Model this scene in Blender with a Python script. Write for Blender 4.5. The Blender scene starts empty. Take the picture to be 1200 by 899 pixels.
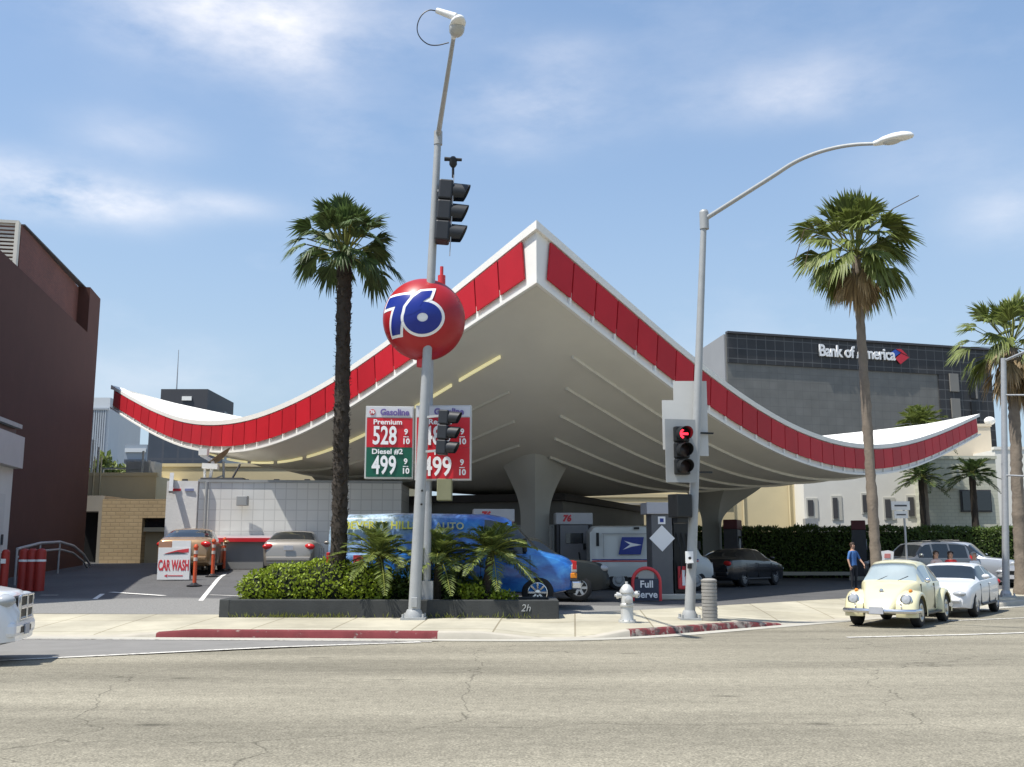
import bpy, bmesh, math, random
from mathutils import Vector, Matrix, noise as mnoise
random.seed(7)
C = bpy.context.scene.collection
PI = math.pi
F_PX, CAM_H, PITCH = 1200.0, 1.7, math.atan(195.5 / 1200.0)

def at(px, py, d):
    """world point seen at photo pixel (px,py) at forward distance d (used to read real positions off the photo)"""
    c = (px - 600) / F_PX; s = (449.5 - py) / F_PX
    r = Vector((c, math.cos(PITCH) - s * math.sin(PITCH), math.sin(PITCH) + s * math.cos(PITCH)))
    return Vector((0, 0, CAM_H)) + r * (d / r.y)

# ---------------------------------------------------------------- materials
MATS = {}
def nod(nt, t, **kw):
    n = nt.nodes.new(t)
    for k, v in kw.items():
        if k in n.inputs: n.inputs[k].default_value = v
        else: setattr(n, k, v)
    return n
def mat(name, col, rough=0.6, var=0.12, scale=3.0, bump=0.0, bscale=None, metal=0.0, spec=0.4, coat=0.0, island=0.0, detail=6):
    """principled with procedural mottling (noise in object space) and optional bump / per-island variation"""
    if name in MATS: return MATS[name]
    m = bpy.data.materials.new(name); m.use_nodes = True
    nt = m.node_tree; b = nt.nodes['Principled BSDF']; L = nt.links
    b.inputs['Roughness'].default_value = rough; b.inputs['Metallic'].default_value = metal
    b.inputs['Specular IOR Level'].default_value = spec
    if coat: b.inputs['Coat Weight'].default_value = coat; b.inputs['Coat Roughness'].default_value = 0.06
    tc = nod(nt, 'ShaderNodeTexCoord')
    nz = nod(nt, 'ShaderNodeTexNoise', Scale=scale, Detail=detail, Roughness=0.62)
    L.new(tc.outputs['Object'], nz.inputs['Vector'])
    mx = nod(nt, 'ShaderNodeMix', data_type='RGBA')
    c = Vector(col)
    mx.inputs[6].default_value = (*[max(0, v * (1 - var * 1.6)) for v in col], 1)
    mx.inputs[7].default_value = (*[min(1, v * (1 + var * 1.6)) for v in col], 1)
    L.new(nz.outputs['Fac'], mx.inputs[0])
    out = mx.outputs[2]
    if island:
        g = nod(nt, 'ShaderNodeNewGeometry')
        mr = nod(nt, 'ShaderNodeMapRange'); mr.inputs[3].default_value = 1 - island; mr.inputs[4].default_value = 1 + island
        L.new(g.outputs['Random Per Island'], mr.inputs[0])
        hs = nod(nt, 'ShaderNodeHueSaturation'); L.new(mr.outputs[0], hs.inputs['Value']); L.new(out, hs.inputs['Color'])
        out = hs.outputs[0]
    L.new(out, b.inputs['Base Color'])
    if bump:
        n2 = nod(nt, 'ShaderNodeTexNoise', Scale=bscale or scale * 6, Detail=5)
        L.new(tc.outputs['Object'], n2.inputs['Vector'])
        bp = nod(nt, 'ShaderNodeBump', Strength=bump, Distance=0.03)
        L.new(n2.outputs['Fac'], bp.inputs['Height']); L.new(bp.outputs[0], b.inputs['Normal'])
    MATS[name] = m; return m
def emit(name, col, s):
    if name in MATS: return MATS[name]
    m = mat(name, col, 0.4, 0.02); b = m.node_tree.nodes['Principled BSDF']
    b.inputs['Emission Color'].default_value = (*col, 1); b.inputs['Emission Strength'].default_value = s
    return m
def brickmat(name, c1, c2, mortar, bw, bh, ms, rough=0.8, axis='xz', offset=0.5, var=0.25, bump=0.3):
    if name in MATS: return MATS[name]
    m = mat(name, c1, rough, 0.1, 1.5); nt = m.node_tree; L = nt.links; b = nt.nodes['Principled BSDF']
    tc = [n for n in nt.nodes if n.type == 'TEX_COORD'][0]
    sp = nod(nt, 'ShaderNodeSeparateXYZ'); L.new(tc.outputs['Object'], sp.inputs[0])
    cb = nod(nt, 'ShaderNodeCombineXYZ')
    ad = nod(nt, 'ShaderNodeMath', operation='ADD'); L.new(sp.outputs[0], ad.inputs[0]); L.new(sp.outputs[1], ad.inputs[1])
    L.new({'x': sp.outputs[0], 'y': sp.outputs[1], 's': ad.outputs[0]}[axis[0]], cb.inputs[0]); L.new(sp.outputs[2], cb.inputs[1])
    bt = nod(nt, 'ShaderNodeTexBrick', Scale=1.0); bt.offset = offset
    bt.inputs['Color1'].default_value = (*c1, 1); bt.inputs['Color2'].default_value = (*c2, 1); bt.inputs['Mortar'].default_value = (*mortar, 1)
    bt.inputs['Mortar Size'].default_value = ms; bt.inputs['Brick Width'].default_value = bw; bt.inputs['Row Height'].default_value = bh
    L.new(cb.outputs[0], bt.inputs['Vector'])
    mx = nod(nt, 'ShaderNodeMix', data_type='RGBA', blend_type='MULTIPLY'); mx.inputs[0].default_value = 1
    nz = nod(nt, 'ShaderNodeTexNoise', Scale=0.9, Detail=6); L.new(tc.outputs['Object'], nz.inputs['Vector'])
    mr = nod(nt, 'ShaderNodeMapRange'); mr.inputs[3].default_value = 1 - var; mr.inputs[4].default_value = 1 + var; L.new(nz.outputs['Fac'], mr.inputs[0])
    L.new(bt.outputs['Color'], mx.inputs[6]); L.new(mr.outputs[0], mx.inputs[7]); L.new(mx.outputs[2], b.inputs['Base Color'])
    if bump:
        bp = nod(nt, 'ShaderNodeBump', Strength=bump, Distance=0.02); bp.invert = True
        L.new(bt.outputs['Fac'], bp.inputs['Height']); L.new(bp.outputs[0], b.inputs['Normal'])
    return m

def leafmat(name, col, tip=None, rough=0.5):
    if name in MATS: return MATS[name]
    m = mat(name, col, rough, 0.25, 2.0, island=0.45, spec=0.35)
    nt = m.node_tree; b = nt.nodes['Principled BSDF']
    out = [n for n in nt.nodes if n.type == 'OUTPUT_MATERIAL'][0]
    tr = nod(nt, 'ShaderNodeBsdfTranslucent'); ms = nod(nt, 'ShaderNodeMixShader'); ms.inputs[0].default_value = 0.3
    src = b.inputs['Base Color'].links[0].from_socket
    nt.links.new(src, tr.inputs['Color']); nt.links.new(b.outputs[0], ms.inputs[1]); nt.links.new(tr.outputs[0], ms.inputs[2])
    nt.links.new(ms.outputs[0], out.inputs['Surface'])
    return m

M = {}
M['white'] = mat('white_paint', (.80, .79, .75), .55, .05, 1.2, .05)
M['fascia_white'] = mat('fascia_white_stucco', (.80, .785, .74), .65, .06, .8, .08)
M['soffit'] = mat('soffit_cream_plaster', (.635, .612, .54), .8, .10, .30, .06)
M['roofw'] = mat('roof_membrane_white', (.80, .78, .72), .8, .08, .6)
M['red'] = mat('red_enamel_panel', (.47, .012, .022), .55, .10, 1.3, spec=.3)
M['signred'] = mat('sign_red', (.55, .018, .028), .35, .05, 3)
M['ballred'] = mat('ball_red_orange', (.36, .013, .018), .4, .16, 1.6, spec=.4)
M['signgreen'] = mat('sign_green', (.008, .10, .06), .35, .05, 3)
M['blue76'] = mat('numeral_blue', (.012, .028, .24), .3, .08, 3)
M['lettering_white'] = mat('lettering_white', (.82, .82, .82), .45, .03, 3)
M['lettering_yellow'] = mat('lettering_yellow', (.75, .72, .12), .45, .08, 3)
M['lettering_navy'] = mat('lettering_navy', (.03, .05, .25), .45, .05, 3)
M['lettering_red'] = mat('lettering_red', (.62, .05, .06), .45, .05, 3)
M['galv'] = mat('galvanised_steel', (.38, .39, .40), .45, .14, 6, metal=.35)
M['greypaint'] = mat('pole_grey_paint', (.36, .37, .37), .5, .12, 4, metal=.1)
M['darkgrey'] = mat('dark_grey', (.06, .06, .065), .6, .12, 4)
M['black'] = mat('black_plastic', (.012, .013, .014), .45, .1, 5)
M['rubber'] = mat('tyre_rubber', (.018, .018, .019), .75, .15, 9)
M['chrome'] = mat('chrome', (.72, .72, .74), .18, .05, 8, metal=1.0)
M['alloy'] = mat('alloy_rim', (.45, .46, .48), .3, .1, 8, metal=.8)
M['glass'] = mat('dark_glass', (.014, .018, .022), .06, .1, 2, spec=.8)
M['lightglass'] = mat('pale_glass', (.16, .20, .21), .08, .15, 2, spec=.8)
M['lens'] = mat('lamp_lens', (.36, .38, .40), .12, .1, 8, spec=.8)
M['amber'] = mat('amber_lens', (.75, .25, .02), .2, .08, 5)
M['redlens'] = mat('red_lens', (.50, .02, .02), .2, .1, 5)
M['conc'] = mat('pale_concrete', (.52, .49, .41), .85, .12, 1.2, .12, 20)
M['brown'] = mat('brown_stucco_wall', (.078, .031, .023), .85, .12, 1.2, .12)
M['brownbrick'] = brickmat('red_brown_brick', (.16, .055, .042), (.12, .044, .036), (.10, .05, .04), .24, .08, .012, axis='yz')
M['tile'] = brickmat('white_square_tile', (.80, .79, .75), (.77, .76, .725), (.64, .63, .60), .40, .40, .018, .55, 'xz', 0.0, .10, .2)
M['tanbrick'] = brickmat('tan_slump_block', (.47, .355, .205), (.43, .32, .18), (.36, .27, .16), .40, .16, .02, .85, 'xz', .5, .18, .4)
M['cream'] = mat('cream_stucco', (.62, .53, .33), .85, .08, .8, .1)
M['cream2'] = mat('pale_cream_stucco', (.66, .60, .42), .85, .08, .8, .1)
M['whitewall'] = mat('white_stucco', (.72, .70, .64), .85, .06, .8, .1)
M['sage'] = mat('sage_painted_brick', (.52, .52, .42), .85, .08, .8, .1)
M['bank'] = brickmat('bank_grey_panel', (.175, .172, .158), (.160, .158, .146), (.140, .139, .130), 1.1, .8, .03, .6, 'sz', 0.0, .25, .1)
M['banklight'] = mat('bank_sunlit_side', (.27, .275, .285), .6, .08, .3)  # paler grey: sunlight on the bank's left face put into the colour
M['bankglass'] = brickmat('bank_dark_glass', (.028, .028, .030), (.040, .040, .042), (.10, .10, .10), 1.25, .98, .045, .5, 'sz', 0.0, .2, .05)
M['office'] = brickmat('office_dark_blue_glass', (.045, .055, .075), (.05, .06, .08), (.065, .07, .085), 2.0, 3.4, .14, .3, 'sz', 0.0, .15, .05)
M['tower'] = mat('pale_tower_concrete', (.50, .53, .56), .8, .05, .1)
M['towershade'] = mat('tower_window_band', (.33, .36, .40), .5, .05, .1)
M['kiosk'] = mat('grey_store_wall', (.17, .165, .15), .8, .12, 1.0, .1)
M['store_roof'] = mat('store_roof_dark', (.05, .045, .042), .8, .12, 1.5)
M['louver'] = mat('louvre_pale', (.58, .57, .50), .6, .05, 2)
M['trunk'] = mat('palm_trunk_grey', (.20, .165, .13), .9, .25, 5, .5, 14)
M['darktrunk'] = mat('palm_trunk_dark_fibre', (.045, .036, .028), .95, .35, 7, .8, 16)
M['bark'] = mat('plant_stem_brown', (.10, .07, .045), .9, .2, 6, .3)
M['frond'] = leafmat('fan_frond_green', (.150, .185, .045))
M['frondd'] = leafmat('fan_frond_deep_green', (.075, .115, .036))
M['frondy'] = leafmat('frond_yellow_green', (.20, .22, .05))
M['deadfrond'] = leafmat('dead_frond_tan', (.30, .22, .12))
M['hedge'] = leafmat('hedge_leaf', (.085, .13, .028))
M['shrub'] = leafmat('shrub_leaf_bright', (.23, .30, .025))
M['shrubd'] = mat('shrub_core_dark', (.012, .016, .007), .95, .3, 6)  # near-black filler, the shade inside foliage put into its colour
M['soil'] = mat('planter_soil', (.07, .055, .04), .95, .25, 6, .4)
M['redpaint'] = None
M['kerbdark'] = mat('planter_kerb_grey_paint', (.040, .043, .043), .8, .22, 4, .15)
M['bollardred'] = mat('bollard_red_paint', (.33, .028, .02), .5, .15, 5)
M['orange'] = mat('delineator_orange', (.60, .09, .03), .5, .1, 5)
M['olive'] = mat('olive_box_paint', (.22, .22, .13), .6, .1, 4)
M['skin'] = mat('skin', (.45, .27, .19), .55, .08, 8)

def per_object(m, amt):
    # each object of this material weathers a little differently
    nt = m.node_tree; b = nt.nodes['Principled BSDF']; src = b.inputs['Base Color'].links[0].from_socket
    oi = nod(nt, 'ShaderNodeObjectInfo'); mr = nod(nt, 'ShaderNodeMapRange'); mr.inputs[3].default_value = 1 - amt; mr.inputs[4].default_value = 1 + amt; nt.links.new(oi.outputs['Random'], mr.inputs[0])
    hs = nod(nt, 'ShaderNodeHueSaturation'); nt.links.new(mr.outputs[0], hs.inputs['Value']); nt.links.new(src, hs.inputs['Color']); nt.links.new(hs.outputs[0], b.inputs['Base Color'])
per_object(M['red'], .13); per_object(M['conc'], .05)
# ---------------------------------------------------------------- mesh builder
class MB:
    def __init__(s): s.bm = bmesh.new()
    def _add(s, vs, fs):
        v = [s.bm.verts.new(p) for p in vs]
        for f in fs:
            try: s.bm.faces.new([v[i] for i in f])
            except ValueError: pass
        return v
    def box(s, c, d, rz=0.0, rot=None):
        c = Vector(c); hx, hy, hz = d[0] / 2, d[1] / 2, d[2] / 2
        R = rot if rot is not None else Matrix.Rotation(rz, 3, 'Z')
        vs = [c + R @ Vector((x * hx, y * hy, z * hz)) for x in (-1, 1) for y in (-1, 1) for z in (-1, 1)]
        s._add(vs, [(0, 1, 3, 2), (4, 6, 7, 5), (0, 4, 5, 1), (2, 3, 7, 6), (0, 2, 6, 4), (1, 5, 7, 3)]); return s
    def bar(s, a, b, w, h, up=(0, 0, 1)):
        a = Vector(a); b = Vector(b); d = (b - a); L = d.length; x = d.normalized(); y = Vector(up).cross(x)
        if y.length < 1e-5: y = Vector((0, 1, 0)).cross(x)
        y.normalize(); z = x.cross(y)
        R = Matrix((x, y, z)).transposed()
        return s.box((a + b) / 2, (L, w, h), rot=R)
    def tube(s, pts, rad, n=10, caps=True):
        pts = [Vector(p) for p in pts]
        if not hasattr(rad, '__len__'): rad = [rad] * len(pts)
        rings = []; prev = None
        for i, p in enumerate(pts):
            t = (pts[min(i + 1, len(pts) - 1)] - pts[max(i - 1, 0)]).normalized()
            ref = Vector((0, 0, 1)) if abs(t.z) < .9 else Vector((1, 0, 0))
            if prev is not None:
                x = prev - t * prev.dot(t); x.normalize()
            else: x = ref.cross(t).normalized()
            prev = x; y = t.cross(x)
            rings.append([s.bm.verts.new(p + (x * math.cos(2 * PI * k / n) + y * math.sin(2 * PI * k / n)) * rad[i]) for k in range(n)])
        for a, b in zip(rings, rings[1:]):
            for k in range(n): s.bm.faces.new((a[k], a[(k + 1) % n], b[(k + 1) % n], b[k]))
        if caps:
            s.bm.faces.new(rings[0][::-1]); s.bm.faces.new(rings[-1])
        return s
    def cyl(s, a, b, r, r2=None, n=16): return s.tube([a, b], [r, r if r2 is None else r2], n)
    def lathe(s, prof, c=(0, 0, 0), n=24, axis='z', cap=True):
        """prof: list of (r, h) along the axis"""
        c = Vector(c)
        def P(r, h, a):
            u, v = r * math.cos(a), r * math.sin(a)
            return c + {'z': Vector((u, v, h)), 'y': Vector((u, h, v)), 'x': Vector((h, u, v))}[axis]
        rings = [[s.bm.verts.new(P(max(r, 1e-4), h, 2 * PI * k / n)) for k in range(n)] for r, h in prof]
        for a, b in zip(rings, rings[1:]):
            for k in range(n): s.bm.faces.new((a[k], a[(k + 1) % n], b[(k + 1) % n], b[k]))
        if cap:
            s.bm.faces.new(rings[0][::-1]); s.bm.faces.new(rings[-1])
        return s
    def prism(s, poly, z0, z1):
        """horizontal footprint polygon extruded from z0 to z1"""
        n = len(poly)
        vs = [(p[0], p[1], z0) for p in poly] + [(p[0], p[1], z1) for p in poly]
        s._add(vs, [tuple(range(n))[::-1], tuple(range(n, 2 * n))] + [(i, (i + 1) % n, n + (i + 1) % n, n + i) for i in range(n)]); return s
    def slab(s, poly, nrm, th):
        """planar polygon of 3-D points thickened by th along nrm"""
        n = len(poly); nrm = Vector(nrm).normalized() * th
        vs = [Vector(p) for p in poly] + [Vector(p) + nrm for p in poly]
        s._add(vs, [tuple(range(n))[::-1], tuple(range(n, 2 * n))] + [(i, (i + 1) % n, n + (i + 1) % n, n + i) for i in range(n)]); return s
    def sphere(s, c, r, u=16, v=10, sq=(1, 1, 1)):
        mtx = Matrix.Translation(Vector(c)) @ Matrix.Diagonal((r * sq[0], r * sq[1], r * sq[2], 1))
        bmesh.ops.create_uvsphere(s.bm, u_segments=u, v_segments=v, radius=1, matrix=mtx); return s
    def quad(s, *p): s._add(p, [tuple(range(len(p)))]); return s
    def build(s, name, m, parent=None, smooth=False, bevel=0.0, world=False, ang=35, fix=True):
        bm = s.bm
        if fix: bmesh.ops.recalc_face_normals(bm, faces=bm.faces)
        if bevel:
            es = [e for e in bm.edges if len(e.link_faces) == 2 and e.calc_face_angle(0) > .5]
            bmesh.ops.bevel(bm, geom=es, offset=bevel, segments=2, profile=.5, affect='EDGES', clamp_overlap=True)
        if world and parent is not None:
            mw = Matrix(); q = parent
            while q: mw = q.matrix_basis @ mw; q = q.parent
            bmesh.ops.transform(bm, matrix=mw.inverted(), verts=bm.verts)
        me = bpy.data.meshes.new(name); bm.to_mesh(me); bm.free()
        if smooth:
            me.polygons.foreach_set('use_smooth', [True] * len(me.polygons))
            me.set_sharp_from_angle(angle=math.radians(ang))
        for mm in (m if isinstance(m, (list, tuple)) else [m]): me.materials.append(mm)
        o = bpy.data.objects.new(name, me); C.objects.link(o); o.parent = parent
        return o

def thing(name, label, cat, loc=(0, 0, 0), rz=0.0, group=None):
    o = bpy.data.objects.new(name, None); C.objects.link(o); o.empty_display_size = .3
    o.location = loc; o.rotation_euler = (0, 0, rz); o['label'] = label; o['category'] = cat
    if group: o['group'] = group
    o.matrix_basis = Matrix.Translation(Vector(loc)) @ Matrix.Rotation(rz, 4, 'Z')
    return o
def tag(o, label, cat, group=None):
    o['label'] = label; o['category'] = cat
    if group: o['group'] = group
    return o
def struct(o): o['kind'] = 'structure'; return o
def copy_tree(o, parent=None):
    c = o.copy(); C.objects.link(c); c.parent = parent
    for ch in o.children: copy_tree(ch, c)
    return c
def copy_thing(o, loc, rz, label):
    c = copy_tree(o); c.location = loc; c.rotation_euler = (0, 0, rz); c['label'] = label; return c

def text_mesh(body, size, bold=0.0, shear=0.0, sx=1.0, ext=0.004, align='CENTER', spacing=1.0, res=3):
    cu = bpy.data.curves.new('t', 'FONT'); cu.body = body; cu.size = size; cu.offset = bold; cu.shear = shear
    cu.extrude = ext; cu.align_x = align; cu.align_y = 'CENTER'; cu.space_character = spacing; cu.resolution_u = res
    ob = bpy.data.objects.new('t', cu); C.objects.link(ob)
    me = bpy.data.meshes.new_from_object(ob.evaluated_get(bpy.context.evaluated_depsgraph_get()))
    bpy.data.objects.remove(ob)
    if sx != 1: me.transform(Matrix.Diagonal((sx, 1, 1, 1)))
    return me
def text(name, body, size, m, parent, loc, facing=(0, -1, 0), **kw):
    """raised lettering; facing is the direction it is read from (in the parent's space)"""
    me = text_mesh(body, size, **kw)
    n = Vector(facing).normalized(); x = Vector((0, 0, 1)).cross(n).normalized(); y = n.cross(x)
    me.transform(Matrix.Translation(Vector(loc)) @ Matrix((x, y, n)).transposed().to_4x4())
    me.materials.clear(); me.materials.append(m)
    o = bpy.data.objects.new(name, me); C.objects.link(o); o.parent = parent; return o
def interp(tab, x):
    if x <= tab[0][0]: return tab[0][1]
    for (a, va), (b, vb) in zip(tab, tab[1:]):
        if x <= b: return va + (vb - va) * (x - a) / (b - a) if b > a else vb
    return tab[-1][1]
def spl(tab, x):
    """Catmull-Rom through a table"""
    n = len(tab)
    if x <= tab[0][0]: return tab[0][1]
    if x >= tab[-1][0]: return tab[-1][1]
    for i in range(n - 1):
        if tab[i][0] <= x <= tab[i + 1][0]: break
    x0, y0 = tab[i]; x1, y1 = tab[i + 1]; h = x1 - x0; t = (x - x0) / h
    m0 = (y1 - tab[i - 1][1]) / (x1 - tab[i - 1][0]) if i > 0 else (y1 - y0) / h
    m1 = (tab[i + 2][1] - y0) / (tab[i + 2][0] - x0) if i < n - 2 else (y1 - y0) / h
    return (2*t**3-3*t*t+1)*y0 + (t**3-2*t*t+t)*h*m0 + (-2*t**3+3*t*t)*y1 + (t**3-t*t)*h*m1
def sstep(a, b, x):
    t = max(0, min(1, (x - a) / (b - a))); return t * t * (3 - 2 * t)
# ---------------------------------------------------------------- camera, light, sky
sc = bpy.context.scene
cam = bpy.data.cameras.new('camera'); co = bpy.data.objects.new('camera', cam); C.objects.link(co)
co.location = (0, 0, CAM_H); co.rotation_euler = (PI / 2 + PITCH, 0, 0)
cam.sensor_width = 36; cam.lens = 36.0 * F_PX / 1200; cam.clip_end = 6000; cam.clip_start = .1
sc.camera = co
SUN_EL = math.radians(65.5); SH = Vector((.87, .49)).normalized()
sl = bpy.data.lights.new('sun', 'SUN'); sl.energy = 4.6; sl.angle = math.radians(.53); sl.color = (1, .955, .87)
so = bpy.data.objects.new('sun', sl); C.objects.link(so); so.location = (-30, -20, 60)
so.rotation_euler = Vector((SH.x * math.cos(SUN_EL), SH.y * math.cos(SUN_EL), -math.sin(SUN_EL))).to_track_quat('-Z', 'Y').to_euler()
wd = bpy.data.worlds.new('World'); sc.world = wd; wd.use_nodes = True
nt = wd.node_tree; bg = nt.nodes['Background']; bg.inputs[1].default_value = .148
sky = nod(nt, 'ShaderNodeTexSky', sky_type='NISHITA', sun_disc=False, sun_elevation=SUN_EL,
          sun_rotation=math.atan2(-SH.x, -SH.y), air_density=1.0, dust_density=1.0, ozone_density=1.0, altitude=50)
tc = nod(nt, 'ShaderNodeTexCoord'); sp = nod(nt, 'ShaderNodeSeparateXYZ'); nt.links.new(tc.outputs['Generated'], sp.inputs[0])
def mth(op, a, b=None, clamp=False):
    n = nod(nt, 'ShaderNodeMath', operation=op); n.use_clamp = clamp
    for i, v in enumerate((a, b)):
        if v is None: continue
        if isinstance(v, (int, float)): n.inputs[i].default_value = v
        else: nt.links.new(v, n.inputs[i])
    return n.outputs[0]
az = mth('ARCTAN2', sp.outputs[0], sp.outputs[1]); el = mth('ARCSINE', sp.outputs[2])
nz = nod(nt, 'ShaderNodeTexNoise', Scale=5.5, Detail=9, Roughness=.6); mp = nod(nt, 'ShaderNodeMapping'); mp.inputs['Scale'].default_value = (1, 1, 2.4)
mp.inputs['Rotation'].default_value = (.15, -.1, .3)
nt.links.new(tc.outputs['Generated'], mp.inputs[0]); nt.links.new(mp.outputs[0], nz.inputs['Vector'])
nz2 = nod(nt, 'ShaderNodeTexNoise', Scale=2.2, Detail=8, Roughness=.62); nt.links.new(mp.outputs[0], nz2.inputs['Vector'])
tot = None
for (px, py, wx, wy, amp) in [(250, 5, 150, 62, 1.15), (30, 215, 105, 26, 1.2), (120, 238, 70, 22, .95), (245, 238, 80, 16, .55), (340, 45, 60, 50, .5), (160, 158, 70, 26, .4), (395, 150, 60, 60, .3),
                              (620, 115, 110, 26, .55), (655, 62, 70, 22, .32), (600, 160, 130, 26, .35), (925, 95, 105, 34, .50), (950, 120, 140, 20, .3), (1190, 245, 60, 40, .5), (1090, 180, 90, 40, .25), (460, 30, 130, 40, .3), (180, 450, 150, 40, .35)]:
    d = (at(px, py, 100) - Vector((0, 0, CAM_H))).normalized(); k = .00083
    a0, e0 = math.atan2(d.x, d.y), math.asin(d.z)
    u = mth('DIVIDE', mth('SUBTRACT', az, a0), wx * k); v = mth('DIVIDE', mth('SUBTRACT', el, e0), wy * k)
    g = mth('MULTIPLY', mth('EXPONENT', mth('MULTIPLY', mth('ADD', mth('MULTIPLY', u, u), mth('MULTIPLY', v, v)), -1.0)), amp)
    tot = g if tot is None else mth('ADD', tot, g)
n1 = mth('MULTIPLY', mth('SUBTRACT', nz.outputs['Fac'], .30), 2.6, True)
thin = mth('MULTIPLY', mth('SUBTRACT', nz2.outputs['Fac'], .52, True), .8)
dens = mth('ADD', mth('MULTIPLY', tot, n1), thin, True)
mx = nod(nt, 'ShaderNodeMix', data_type='RGBA'); mx.inputs[7].default_value = (5.6, 5.55, 5.75, 1)
tint = nod(nt, 'ShaderNodeMix', data_type='RGBA'); tint.inputs[0].default_value = .35; tint.inputs[7].default_value = (1.4, 2.3, 3.7, 1)
nt.links.new(sky.outputs[0], tint.inputs[6]); 
hz = nod(nt, 'ShaderNodeMix', data_type='RGBA'); hz.inputs[7].default_value = (2.45, 3.15, 3.75, 1); ee = mth('DIVIDE', el, .27)
nt.links.new(mth('MULTIPLY', mth('EXPONENT', mth('MULTIPLY', mth('MULTIPLY', ee, ee), -1.0)), .85), hz.inputs[0]); nt.links.new(tint.outputs[2], hz.inputs[6]); nt.links.new(hz.outputs[2], mx.inputs[6])
nt.links.new(mth('MULTIPLY', dens, .9), mx.inputs[0]); nt.links.new(mx.outputs[2], bg.inputs[0])
sc.view_settings.view_transform = 'Standard'; sc.view_settings.look = 'None'; sc.view_settings.exposure = 0.45; sc.view_settings.gamma = 1.0
sc.view_settings.use_curve_mapping = False
sc.cycles.max_bounces = 6; sc.cycles.use_denoising = True

# ---------------------------------------------------------------- ground heights
CN = Vector((1.7, 20.15)); UL = Vector((1, -.069)).normalized(); UR = Vector((.749, .663)).normalized()
NL = Vector((-UL.y, UL.x)); NR = Vector((-UR.y, UR.x)); SW = 3.3
TL_ = [(3.3, .25), (5.5, .40), (11.5, .85), (16.5, .97), (25.5, 1.2), (60, 1.3)]
TR_ = [(3.3, .25), (9.5, .36), (15.5, .40), (25.5, .52), (60, .6)]
def kerb_h(s):
    return interp([(-40, .14), (-23, .14), (-21.5, .015), (-9.7, .015), (-8.0, .15), (-2.3, .14), (-1.1, .012), (-.1, .012), (.9, .14), (4.6, .14), (6.3, .012), (16.8, .012), (17.9, .14), (90, .14)], s)
def ground(x, y):
    p = Vector((x, y)); d = min((p - CN).dot(NL), (p - CN).dot(NR))
    if d < 0: return 0.0
    if d < SW: return .13 + .12 * d / SW
    w = sstep(-8.5, -.5, x)
    return interp(TL_, d) * (1 - w) + interp(TR_, d) * w
def gp(px, D, py=660):
    """standing point at photo column px and distance D"""
    v = at(px, py, D); return Vector((v.x, v.y, ground(v.x, v.y)))

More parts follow.
